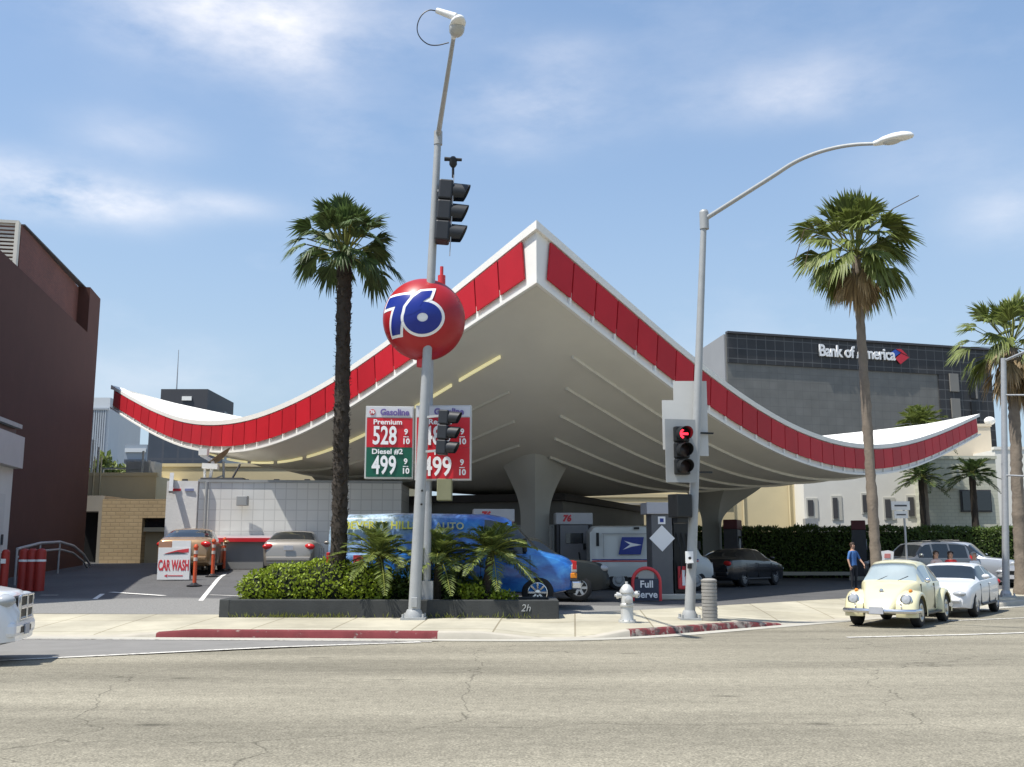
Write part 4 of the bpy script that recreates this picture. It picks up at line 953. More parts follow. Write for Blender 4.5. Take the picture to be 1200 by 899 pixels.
def fan_palm(name, label, base, top, r0, r1, cr, nleaf, m_leaf, m_trunk, skirt=0, group=None, fuzz=0.0, seed=1, elev=(-.75, 1.45), nb=20, bulge=0):
    random.seed(seed); t = thing(name, label, 'palm tree', base, 0, group); top = Vector(top) - Vector(base)
    b = MB(); pts = []; rad = []; n = 60; ring = 14
    for i in range(n + 1):
        f = i / n; p = Vector((top.x * f ** 1.3, top.y * f ** 1.3, top.z * f)); pts.append(p)
        rad.append((r0 + (r1 - r0) * f) * (1 + random.uniform(-.05, .06) + (.05 if i % 2 else -.03)) + (r0 * .5 * max(0, 1 - f * 12)))
    b.tube(pts, rad, ring)
    for v in b.bm.verts: v.co += Vector((mnoise.noise(v.co * 6), mnoise.noise(v.co * 6 + Vector((9, 0, 0))), 0)) * r0 * .18
    if fuzz:
        for k in range(1500):
            f = random.random(); p = Vector((top.x * f ** 1.3, top.y * f ** 1.3, top.z * f)); a = random.uniform(0, 2 * PI); rr = r0 + (r1 - r0) * f
            o = Vector((math.cos(a), math.sin(a), 0)); leaf(b.bm, p + o * rr * .9, (o * .8 + Vector((0, 0, random.uniform(.2, 1.0)))).normalized(), o, fuzz * random.uniform(.6, 1.3), .05)
    b.build('trunk', m_trunk, t, smooth=True, fix=False)
    b = MB(); st = MB()
    for i in range(nleaf):
        f = (i + random.random()) / nleaf; e = elev[0] + (elev[1] - elev[0]) * f ** .8; a = i * 2.39996 + random.uniform(-.25, .25)
        d = Vector((math.cos(a) * math.cos(e), math.sin(a) * math.cos(e), math.sin(e)))
        pl = cr * random.uniform(.34, .66); p0 = top + Vector((0, 0, random.uniform(-.15, .25) * cr * .5)) + Vector((d.x, d.y, 0)) * r1 * .6
        hub = p0 + d * pl + Vector((0, 0, .06 * cr)); 
        st.bar(p0, hub, .035, .02)
        fan_leaf(b.bm, hub, (d + Vector((0, 0, -.15 - .25 * (1 - f)))).normalized(), cr * random.uniform(.42, .58), nb, .25 + .75 * (1 - f))
    b.build('crown', m_leaf, t, fix=False)
    st.build('leaf_stalks', MATS['frond_yellow_green'], t, fix=False)
    if skirt:
        b = MB()
        for i in range(skirt):
            a = random.uniform(0, 2 * PI); e = random.uniform(-1.45, -.55); d = Vector((math.cos(a) * math.cos(e), math.sin(a) * math.cos(e), math.sin(e)))
            p0 = top + Vector((0, 0, random.uniform(-.35, .15) * cr)) + Vector((d.x, d.y, 0)) * r1; hub = p0 + d * cr * random.uniform(.15, .42)
            fan_leaf(b.bm, hub, (d + Vector((0, 0, -.5))).normalized(), cr * random.uniform(.32, .5), 12, 1.0, 1.5)
        b.build('dead_fronds', M['deadfrond'], t, fix=False)
    return t
g = gp(397, 23.95); g.z = .45
fan_palm('fan_palm', 'fan palm with thick dark fibrous trunk rising from the planter beside the price sign', g, at(404, 300, 23.95), .185, .165, 1.38, 54, M['frondd'], M['darktrunk'], 0, None, .085, 3, (-.62, 1.4), 22)
def bent_stalks(t, top, spec):
    b = MB()
    for pts in spec: b.tube([Vector(p) + top for p in pts], .014, 5)
    b.build('flower_stalks', M['bark'], t)
g = gp(1027, 31.5); tp = at(1003, 300, 31.5)
t = fan_palm('fan_palm', 'tall fan palm with slender grey trunk before the bank lettering', g, tp, .165, .13, 2.0, 62, M['frond'], M['trunk'], 20, None, 0, 11, (-.9, 1.5), 24)
bent_stalks(t, tp - g, [[(0, 0, .3), (-.9, -.2, 1.1), (-1.7, -.3, .75), (-2.1, -.3, -.4)], [(0, 0, .3), (-.8, -.3, .9), (-1.5, -.4, .5), (-1.8, -.5, -.5)], [(0, 0, .6), (1.2, -.2, 1.5), (2.0, -.3, 1.9)]])
g = gp(1196, 36.2); tp = at(1186, 408, 36.2)
fan_palm('fan_palm', 'fan palm with shaggy tan dead fronds at the right frame edge', g, tp, .22, .17, 2.05, 40, M['frond'], M['trunk'], 60, None, 0, 21, (-.7, 1.4), 22)
def pinnate(bm, st, base, d, L, arch, nl, ll, w=.05):
    """feather frond: arching rachis with paired leaflets"""
    side = d.cross(Vector((0, 0, 1)))
    if side.length < .05: side = Vector((1, 0, 0))
    side.normalize(); pts = []
    for i in range(9):
        f = i / 8; pts.append(base + d * L * f + Vector((0, 0, -arch * L * f * f)))
    st.tube(pts, [.022 * (1 - .75 * i / 8) for i in range(9)], 4, caps=False)
    for i in range(nl):
        f = .12 + .88 * (i + .5) / nl; k = min(7, int(f * 8)); p = pts[k].lerp(pts[k + 1], f * 8 - k); tg = (pts[k + 1] - pts[k]).normalized(); up = side.cross(tg).normalized()
        for sg in (-1, 1):
            ld = (side * sg * .8 + tg * .75 + up * random.uniform(.0, .35) + Vector((0, 0, -.15))).normalized()
            leaf(bm, p, ld, up, ll * math.sin(PI * (.15 + .8 * f)) * random.uniform(.85, 1.15), w)
def feather_palm(name, label, base, h, r, L, nf, nl, ll, m, group=None, seed=1, cat='palm tree', lean=(0, 0), w=.05, tm=None):
    random.seed(seed); t = thing(name, label, cat, base, 0, group); top = Vector((lean[0], lean[1], h))
    b = MB(); b.tube([Vector((lean[0] * f * f, lean[1] * f * f, h * f - .05)) for f in [i / 14 for i in range(15)]], [r * (1.1 - .25 * i / 14) * (1.08 if i % 2 else .95) for i in range(15)], 10)
    b.build('trunk', tm or M['trunk'], t, smooth=True)
    b = MB(); st = MB()
    for i in range(nf):
        a = i * 2.39996 + random.uniform(-.2, .2); e = -.25 + 1.55 * ((i + .5) / nf)
        d = Vector((math.cos(a) * math.cos(e), math.sin(a) * math.cos(e), math.sin(e)))
        pinnate(b.bm, st, top + Vector((0, 0, -.02)), d, L * random.uniform(.8, 1.1), .32 + .25 * random.random(), nl, ll, w)
    b.build('crown', m, t, fix=False); st.build('leaf_stalks', MATS['frond_yellow_green'], t, fix=False)
    return t
p = at(1079, 500, 57); feather_palm('feather_palm', 'bushy bright green palm crown rising above the right canopy wing', (p.x, p.y, .4), p.z - .4, .16, 2.0, 34, 20, .62, M['frond'], None, 5, w=.08)
p = at(1079, 560, 56.5); g = Vector((p.x, p.y, .4)); feather_palm('feather_palm', 'small palm with dark trunk and drooping fronds before the white windowed building', g, p.z - .4, .17, 1.6, 22, 18, .5, M['frondd'], None, 6, w=.07, tm=M['darktrunk'])
p = at(1139, 556, 56); g = Vector((p.x, p.y, .4)); feather_palm('feather_palm', 'small palm standing in front of the wide dark window of the sage building', g, p.z - .4, .19, 1.75, 24, 18, .55, M['frondd'], None, 7, w=.08, tm=M['darktrunk'])

def leaf_cloud(bm, c, rad, n, l, w, shell=.62, flat=0.25, zmin=None, bumps=.16):
    for _ in range(n):
        d = rvec(); k = 1 + bumps * mnoise.noise(d * 3.1 + Vector(c) * .7) + bumps * .7 * mnoise.noise(d * 7 + Vector(c))
        r = (shell + (1 - shell) * random.random() ** .6) * k
        p = Vector((c[0] + d.x * rad[0] * r, c[1] + d.y * rad[1] * r, c[2] + d.z * rad[2] * r))
        if zmin is not None and p.z < zmin: p.z = zmin + random.random() * .3
        ld = (d * .55 + rvec() * .9 + Vector((0, 0, flat))).normalized()
        leaf(bm, p, ld, (d + rvec() * .5).normalized(), l * random.uniform(.7, 1.3), w * random.uniform(.8, 1.2))
# planter kerb and the plants in it
P0, P1 = at(268, 720, 23.25), at(655, 720, 22.95)
pz = .225; pt = at(400, 703, 23.1).z
plv = thing('planter_kerb', 'low dark grey painted planter wall along the sidewalk in front of the van', 'planter', ((P0.x + P1.x) / 2, 23.1, pz))
b = MB(); yb = 24.75
b.prism([(P0.x, 23.25), (P1.x, 22.95), (P1.x, 23.17), (P0.x + .12, 23.47)], pz - .05, pt)
b.prism([(P0.x - .25, 23.35), (P0.x - .002, 23.25), (P0.x + .118, 23.47), (P0.x - .04, yb), (P0.x - .29, yb)], pz - .05, pt)
b.prism([(P1.x, 23.175), (P1.x - .0, yb), (P1.x - .2, yb), (P1.x - .2, 23.2)], pz - .05, pt - .003)
b.prism([(P0.x - .03, yb - .2), (P1.x - .21, yb - .2), (P1.x - .21, yb), (P0.x - .03, yb)], pz - .05, pt - .004)
b.build('wall', M['kerbdark'], plv, world=True, bevel=.02)
MB().prism([(P0.x + .1, 23.46), (P1.x - .2, 23.18), (P1.x - .2, yb - .2), (P0.x, yb - .2)], pz, pt - .06).build('soil', M['soil'], plv, world=True)
pm_ = at(616, 713, 22.93); text('painted_mark', '2h', .22, mat('scrawl_white', (.35, .36, .36), .8, .2, 9), plv, Vector((pm_.x, 22.965, pm_.z)) - Vector(plv.location), shear=.25, ext=.006)
random.seed(31)
h = thing('rounded_shrub', 'low rounded bright green clipped shrub at the left end of the planter', 'shrub', (at(370, 690, 24).x, 24.0, pt - .1))
zs0 = pt - .1; zt0 = at(380, 657, 24).z; b = MB(); cb = MB()
for px, wpx, ytop in ((312, 30, 668), (345, 45, 660), (385, 55, 655), (425, 30, 660), (438, 18, 668)):
    c = at(px, 690, 24.0); zt1 = at(px, ytop, 24.0).z; hz = (zt1 - zs0) * .60
    rx = wpx / 1200 * 24 * 1.05
    leaf_cloud(b.bm, (c.x, 23.95, zt1 - hz), (rx, .52, hz), int(900 * rx / .6 + 500), .085, .055, .80, .35, zs0, .10)
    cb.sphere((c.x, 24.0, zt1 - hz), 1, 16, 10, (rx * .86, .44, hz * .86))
b.build('foliage', M['shrub'], h, world=True, fix=False); cb.build('dark_core', M['shrubd'], h, world=True)  # solid core under the leaves, inner shade painted as near-black
M['frondp'] = leafmat('planter_frond_green', (.15, .19, .045))
# three small feather palms in the planter
for px, hgt, sd, lab, lean in ((447, 1.05, 41, 'small feather palm in the planter just right of the dark palm trunk', (-.05, 0)), (512, 1.0, 42, 'small feather palm in the planter behind the left light pole', (.05, 0)), (570, 1.15, 43, 'small yellow green palm leaning before the blue van door', (.12, -.05))):
    g = at(px, 690, 24.0); g = Vector((g.x, 23.95, pt - .08))
    feather_palm('planter_palm', lab, g, hgt, .10, 1.22, 34, 26, .33, M['frondp'], None, sd, 'palm', lean, .035, M['darktrunk'])
b = MB(); random.seed(5)
us = thing('understory_shrub', 'dark mass of low shrubs under the small planter palms', 'shrub', (at(500, 690, 24.2).x, 24.2, pt - .1))
for px, r, hz in ((455, .5, .42), (490, .5, .45), (530, .45, .40), (565, .4, .3)):
    c = at(px, 690, 24.25); leaf_cloud(b.bm, (c.x, 24.2, pt + hz * .5), (r, .35, hz), 900, .11, .05, .5, .3, pt - .08, .3)
b.build('foliage', M['hedge'], us, world=True, fix=False)
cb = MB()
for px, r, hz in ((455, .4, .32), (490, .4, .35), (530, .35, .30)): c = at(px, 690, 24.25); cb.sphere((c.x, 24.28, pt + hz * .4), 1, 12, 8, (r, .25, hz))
cb.build('dark_core', M['shrubd'], us, world=True)  # dark solid core standing for shade within the low shrubs
b = MB(); c = at(553, 690, 23.6); leaf_cloud(b.bm, (c.x, 23.6, pt + .13), (.30, .2, .20), 420, .09, .06, .2, .4, pt - .05, .3); c2 = at(590, 695, 23.6); leaf_cloud(b.bm, (c2.x, 23.6, pt + .05), (.35, .18, .12), 240, .09, .06, .2, .4, pt - .05, .3)
o = thing('leafy_bush', 'small light green leafy bush at the front edge of the planter', 'bush', (c.x, 23.6, pt - .05)); b.build('foliage', M['shrub'], o, world=True, fix=False)
b = MB(); b.tube([(c.x, 23.6, pt - .1), (c.x + .03, 23.6, pt + .2)], .015, 5); b.tube([(c.x, 23.6, pt - .1), (c2.x, 23.6, pt + .02)], .015, 5); b.build('stem', M['bark'], o, world=True)
b = MB(); random.seed(9)
for _ in range(260):
    x = random.choice([random.gauss(at(310, 700, 23.1).x, .35), random.gauss(at(345, 700, 23.1).x, .25), random.gauss(at(380, 700, 23.1).x, .3), random.gauss(at(530, 700, 23).x, .6), random.uniform(P0.x, P1.x)])
    if not P0.x < x < P1.x: continue
    y0 = 23.25 + (22.95 - 23.25) * (x - P0.x) / (P1.x - P0.x) - .02; z = ground(x, y0) 
    leaf(b.bm, Vector((x, y0 - random.random() * .05, z)), (Vector((random.gauss(0, .45), -abs(random.gauss(0, .3)), 1))).normalized(), Vector((0, -1, 0)), random.uniform(.05, .17), .018)
o = b.build('weeds', M['frondy'], fix=False); o['kind'] = 'stuff'
# long hedge on the far side
random.seed(77)
ha, hb = at(690, 650, 50), at(1240, 650, 50)
hd = thing('long_hedge', 'long dark green hedge across the back of the forecourt', 'hedge', ((ha.x + hb.x) / 2, 50, .5))
zt = at(950, 621, 50).z; b = MB(); n = 26000
for _ in range(n):
    x = random.uniform(ha.x, hb.x); f = random.random(); top = zt + .16 * mnoise.noise(Vector((x * .8, 0, 0))) + .10 * mnoise.noise(Vector((x * 2.7, 3, 0)))
    if f < .62: p = Vector((x, 50 + random.uniform(0, .14) - .22 * mnoise.noise(Vector((x * 1.1, 7, f * 9))), .45 + (top - .45) * random.random())); nn = Vector((0, -1, .2))
    else: p = Vector((x, 50 + 1.0 * random.random(), top + random.uniform(-.1, .12) ** 1)); nn = Vector((0, -.3, 1))
    leaf(b.bm, p, (nn * .5 + rvec()).normalized(), (nn + rvec() * .5).normalized(), random.uniform(.09, .20), random.uniform(.06, .10))
b.build('foliage', M['hedge'], hd, world=True, fix=False)
MB().box(((ha.x + hb.x) / 2, 50.65, .4 + (zt - .5) / 2), (hb.x - ha.x, .8, zt - .5)).build('dark_core', M['shrubd'], hd, world=True)  # plain dark box as hedge core, its inner shade put into colour
b = MB(); b.box(((ha.x + hb.x) / 2, 49.2, .62), (hb.x - ha.x, .3, .16)); o = b.build('hedge_kerb', M['conc']); struct(o)
# trees on the left between the brown wall and the towers
def tree(label, px, ytop, wpx, D, seed, ybase=560):
    random.seed(seed); c = at(px, ybase, D); zt = at(px, ytop, D).z; rx = wpx / 1200 * D; t = thing('garden_tree', label, 'tree', (c.x, D, .6), 0)
    b = MB(); b.tube([(0, 0, 0), (.1, 0, (zt - .6) * .45), (.0, 0, (zt - .6) * .8)], [.22, .16, .06], 8)
    for k in range(4): a = k * 1.7; b.tube([(.1, 0, (zt - .6) * .45), (math.cos(a) * rx * .6, math.sin(a) * rx * .6, (zt - .6) * .75)], [.09, .03], 6)
    b.build('trunk', M['bark'], t)
    b = MB(); H = zt - .6
    for k in range(9):
        a = random.uniform(0, 2 * PI); r = rx * .6 * random.random() ** .5
        leaf_cloud(b.bm, (math.cos(a) * r, math.sin(a) * r, H * random.uniform(.55, .85)), (rx * .42, rx * .42, H * .16), 260, .5, .28, .3, .2, None, .4)
    b.build('crown', M['frond'], t, fix=False); return t
tree('grey green tree behind the cream annexe beside the pale tower', 122, 529, 20, 78, 2); tree('smaller round tree left of the dark office tower foot', 148, 539, 14, 80, 4)
# ---------------------------------------------------------------- poles, signals, signs, small street furniture
def head3(name, parent, org, rot, m=None, lit=None, visors=True, plate=None, s=1.0):
    """three-section signal head facing -y in its own frame; returns the housing part"""
    T = Matrix.Translation(Vector(org)) @ rot.to_4x4() @ Matrix.Scale(s, 4)
    def fin(b, nm, mm, par, **k):
        bmesh.ops.transform(b.bm, matrix=T, verts=b.bm.verts); return b.build(nm, mm, par, **k)
    b = MB()
    for k in range(3): b.box((0, .05, (1 - k) * .36), (.34, .24, .345))
    hs = fin(b, 'signal_housing', m or M['black'], parent, bevel=.03 * s)
    if plate:
        fin(MB().box((0, .06, 0), (.72, .02, 1.40)), 'backplate', plate, hs)
    for k in range(3):
        z = (1 - k) * .36
        b = MB(); b.lathe([(.148, -.085), (.12, -.10), (.0, -.105)], (0, 0, z), 24, 'y', cap=False)
        on = lit is not None and k == 0
        fin(b, 'lens', M['dark_lens'], hs, smooth=True)
        if on:
            b = MB(); y = -.112; th_ = (0, -1, 0)
            b.slab([(-.125, y, z), (-.015, y, z + .105), (.02, y, z + .075), (-.045, y, z + .025), (.115, y, z + .025), (.115, y, z - .025), (-.045, y, z - .025), (.02, y, z - .075), (-.015, y, z - .105)], th_, .006)
            fin(b, 'arrow', lit, hs)
        if visors:
            b = MB(); n = 18; prev = None
            for i in range(n + 1):
                a = math.radians(-50 + 280 * i / n); c, s_ = math.cos(a), math.sin(a)
                r = [b.bm.verts.new(v) for v in ((.16 * c, -.07, z + .16 * s_), (.16 * c, -.36 + .06 * (1 - s_), z + .15 * s_), (.15 * c, -.36 + .06 * (1 - s_), z + .14 * s_), (.15 * c, -.07, z + .15 * s_))]
                if prev:
                    for j in range(3): b.bm.faces.new((prev[j], r[j], r[j+1], prev[j+1]))
                prev = r
            fin(b, 'visor', m or M['black'], hs, smooth=True)
    return hs
M['dark_lens'] = mat('dark_signal_lens', (.03, .02, .02), .3, .1, 6)
arrow_m = emit('lit_red_arrow', (1.0, .025, .05), 2.2)
def rotz(a): return Matrix.Rotation(a, 3, 'Z')
def cobra(parent, p, d, s=1.0):
    """cobra-head luminaire at p pointing along d"""
    d = Vector(d).normalized(); x = d; y = Vector((0, 0, 1)).cross(x).normalized(); z = x.cross(y); R_ = Matrix((x, y, z)).transposed().to_4x4(); T = Matrix.Translation(Vector(p)) @ R_ @ Matrix.Scale(s, 4)
    b = MB(); prev = None
    for u, w, h, lo in ((0, .06, .06, .06), (.12, .09, .08, .07), (.25, .15, .12, .07), (.5, .19, .15, .06), (.75, .18, .14, .06), (.92, .11, .09, .05), (.98, .03, .03, .02)):
        r = [b.bm.verts.new((u, w * math.cos(a), (h if math.sin(a) > 0 else lo) * math.sin(a))) for a in [2 * PI * k / 16 for k in range(16)]]
        if prev:
            for k in range(16): b.bm.faces.new((prev[k], r[k], r[(k+1) % 16], prev[(k+1) % 16]))
        prev = r
    b.bm.faces.new(prev); bmesh.ops.transform(b.bm, matrix=T, verts=b.bm.verts); hd = b.build('lamp_head', mat('lamp_head_white', (.72, .72, .70), .45, .05, 3), parent, smooth=True, ang=60)
    return hd, T
def pole_base(b, p, r):
    b.box((p[0], p[1], p[2] + .03), (r * 3.6, r * 3.6, .05)); b.lathe([(r * 1.35, 0), (r * 1.35, .12), (r, .22)], p, 20)
    for sx in (-1, 1):
        for sy in (-1, 1): b.cyl((p[0] + sx * r * 1.45, p[1] + sy * r * 1.45, p[2] + .05), (p[0] + sx * r * 1.45, p[1] + sy * r * 1.45, p[2] + .13), .03, n=6)
# right street light with the red arrow signal
b0 = at(808, 727, 23.4); b0.z = ground(b0.x, b0.y) - .005; tp = at(825, 252, 23.4); e1 = at(1024, 168.5, 20.5)
sl_ = thing('street_light', 'tall grey street light with curved arm reaching right and red arrow signal', 'street light', b0)
o = lambda v: Vector(v) - b0
b = MB(); n = 12; b.tube([o(b0).lerp(o(tp), i / n) for i in range(n + 1)], [.12 - .05 * i / n for i in range(n + 1)], 20); b.cyl(o(tp) - Vector((0, 0, .35)), o(tp) + Vector((0, 0, .06)), .11); b.lathe([(.11, .06), (.09, .11), (0, .13)], o(tp), 16)
b.build('pole', M['greypaint'], sl_, smooth=True)
b = MB(); pole_base(b, (0, 0, 0), .13); b.build('base', M['greypaint'], sl_, smooth=True)
px_ = [(826, 257), (867, 231), (905, 207), (930, 191), (955, 180), (980, 173), (1003, 169.5), (1024, 168.5)]
pts = [at(x, y, 23.4 + (20.5 - 23.4) * (x - 826) / 198) for x, y in px_]
fine = []
for i in range(41):
    f = i / 40 * 7; fine.append(Vector([spl([(k, pts[k][c]) for k in range(8)], f) for c in range(3)]) - b0)
b = MB(); b.tube(fine, [.055 - .018 * i / 40 for i in range(41)], 14); b.build('arm', M['greypaint'], sl_, smooth=True)
hd, T = cobra(sl_, fine[-1], fine[-1] - fine[-3] + Vector((.02, 0, .03)), .86)
b = MB(); b.sphere((.45, 0, -.02), 1, 14, 8, (.26, .14, .10)); bmesh.ops.transform(b.bm, matrix=T, verts=b.bm.verts); b.build('diffuser', mat('lamp_diffuser', (.50, .50, .48), .3, .05, 3), hd, smooth=True)
# signal with backplate on the right pole (front), one seen from behind below it, detector plates, push button
def polept(z): f = (z - b0.z) / (tp.z - b0.z); return b0.lerp(tp, f)
sc_ = at(799, 528, 23.0)
head3('signal', sl_, o(Vector((sc_.x, 23.0, sc_.z))), rotz(math.radians(12)), lit=arrow_m, plate=mat('backplate_grey', (.33, .34, .34), .5, .06, 3), s=1.02)
q = at(806, 502, 23.42); p_ = polept(q.z)
b = MB(); b.box(o(q) + Vector((-.05, .15, .10)), (1.02, .02, 1.15)); b.box(o(q) + Vector((.10, .148, .25)), (.78, .018, 1.75)); b.build('sign_back', mat('sign_back_pale', (.55, .55, .53), .5, .05, 3), sl_)
for dz in (-.45, .45):
    zz = sc_.z + dz; pp = polept(zz); b = MB(); b.bar(o(pp), o((sc_.x, 23.05, zz)), .05, .05); b.bar(o(pp) + Vector((-.1, -.0, 0)), o(pp) + Vector((.42, .16, 0)), .04, .04); b.build('signal_bracket', M['black'], sl_)
q = at(797, 593, 23.2); b = MB(); b.box(o(q), (.42, .36, .52), rz=.5); b.box(o(q) + Vector((.0, 0, -.32)), (.30, .2, .14), rz=.5); pp = polept(q.z); b.bar(o(pp), o(q), .06, .06); b.build('pedestrian_signal', M['black'], sl_, bevel=.02)
q = at(806, 653, 23.25); b = MB(); b.box(o((polept(q.z).x - .08, 23.25, q.z)), (.17, .06, .26)); pbn = b.build('push_button', M['lettering_white'], sl_); b = MB(); b.lathe([(.035, -.06), (.03, -.075), (0, -.08)], o((polept(q.z).x - .08, 23.25, q.z - .02)), 12, 'y', cap=False); b.box(o((polept(q.z).x - .08, 23.25, q.z - .20)), (.09, .07, .10)); b.build('button', M['black'], pbn)
# left street light: arm comes out towards the viewer
b1 = at(485, 728, 22.8); b1.z = ground(b1.x, b1.y) - .005; t1_ = at(513.5, 158, 22.8); e2 = at(531.5, 44, 18.7)
sl2 = thing('street_light', 'leaning grey street light in front of the round ball sign with arm towards the road', 'street light', b1)
o = lambda v: Vector(v) - b1
b = MB(); b.tube([o(b1).lerp(o(t1_), i / n) for i in range(n + 1)], [.135 - .055 * i / n for i in range(n + 1)], 20); b.cyl(o(t1_) - Vector((0, 0, .25)), o(t1_) + Vector((0, 0, .08)), .10)
b.build('pole', M['greypaint'], sl2, smooth=True)
b = MB(); pole_base(b, (0, 0, 0), .15); b.build('base', M['greypaint'], sl2, smooth=True)
b = MB(); b.lathe([(.105, 0), (.105, .02)], (0, 0, 0), 4, 'y'); 
pol = lambda z: b1.lerp(t1_, (z - b1.z) / (t1_.z - b1.z))
zz = at(485, 706, 22.6).z; pp = pol(zz); bmesh.ops.delete(b.bm, geom=b.bm.verts[:], context='VERTS'); b.box(o(pp) + Vector((-.0, -.155, 0)), (.14, .03, .22)); b.build('hand_hole_cover', M['greypaint'], sl2, bevel=.012)
b = MB()
for yy in (575, 591): pp = pol(at(490, yy, 22.7).z); b.sphere(o(pp) + Vector((.05, -.125, 0)), .025, 8, 6)
b.build('bolt', M['black'], sl2)
pts = [Vector(t1_).lerp(e2, f) + Vector((0, 0, .35 * math.sin(PI * f) - .15 * (1 - f) * 0)) for f in [i / 16 for i in range(17)]]
pts = [Vector((t1_.x + (e2.x - t1_.x) * f, t1_.y + (e2.y - t1_.y) * f, spl([(0, t1_.z), (.3, t1_.z + (e2.z - t1_.z) * .3), (.7, t1_.z + (e2.z - t1_.z) * .7), (1, e2.z)], f))) for f in [i / 24 for i in range(25)]]
b = MB(); b.tube([o(p) for p in pts], [.062 - .02 * i / 24 for i in range(25)], 14); b.build('arm', M['greypaint'], sl2, smooth=True)
dd = (pts[-1] - pts[-4]); hd, T = cobra(sl2, o(e2), Vector((dd.x + .04, dd.y, .02 * dd.length)), .80)
b = MB(); b.sphere((.5, 0, -.05), 1, 18, 12, (.25, .185, .19)); bmesh.ops.transform(b.bm, matrix=T, verts=b.bm.verts); b.build('diffuser', mat('lamp_bowl', (.42, .42, .40), .35, .06, 3), hd, smooth=True)
ce = at(521, 15, 18.3); b = MB(); b.cyl(o(at(512, 12.5, 18.3)), o(at(534, 20, 18.2)), .055, .075); b.build('photo_cell', MATS['lamp_head_white'], hd, smooth=True)
b = MB(); wp_ = [(512, 13), (503, 12), (495, 17), (490, 26), (489, 36), (493, 45), (502, 52), (513, 53), (526, 50)]; P_ = [o(at(x, y, 18.3)) for x, y in wp_]
b.tube([Vector([spl([(k, P_[k][c]) for k in range(9)], i / 5) for c in range(3)]) for i in range(41)], .011, 6); b.build('wire_loop', M['black'], hd)
# signals on the left pole, turned away to the right
for (x, y, nm, sc2, dep) in ((524, 249, 'hi', 1.36, 22.6), (522, 507, 'lo', .92, 22.4)):
    c_ = at(x, y, dep); hs = head3('signal', sl2, o(c_), Matrix.Rotation(math.radians(4), 3, 'Y') @ rotz(math.radians(92 if nm == 'hi' else 80)), m=mat('signal_blue_black', (.022, .025, .03), .5, .1, 4), s=sc2)
    for dz in (-.42, .42): pp = pol(c_.z + dz * sc2); MB().bar(o(pp), o((c_.x, c_.y, c_.z + dz * sc2)), .05, .05).build('signal_bracket', M['greypaint'], sl2)
c_ = at(529, 249, 22.5); b = MB(); b.bar(o(at(527, 300, 22.45)), o(at(532, 205, 22.45)), .025, .02); b.build('louvre_plate', M['galv'], sl2)
b = MB(); q = at(531, 196, 22.5); b.cyl(o(q) - Vector((0, 0, .25)), o(q), .03); b.lathe([(.05, 0), (.09, .06), (.09, .20), (.05, .25)], o(q), 12); b.cyl(o(q) + Vector((-.20, 0, .20)), o(q) + Vector((.20, -.02, .17)), .05, .035); b.build('priority_sensor', M['black'], sl2, smooth=True)

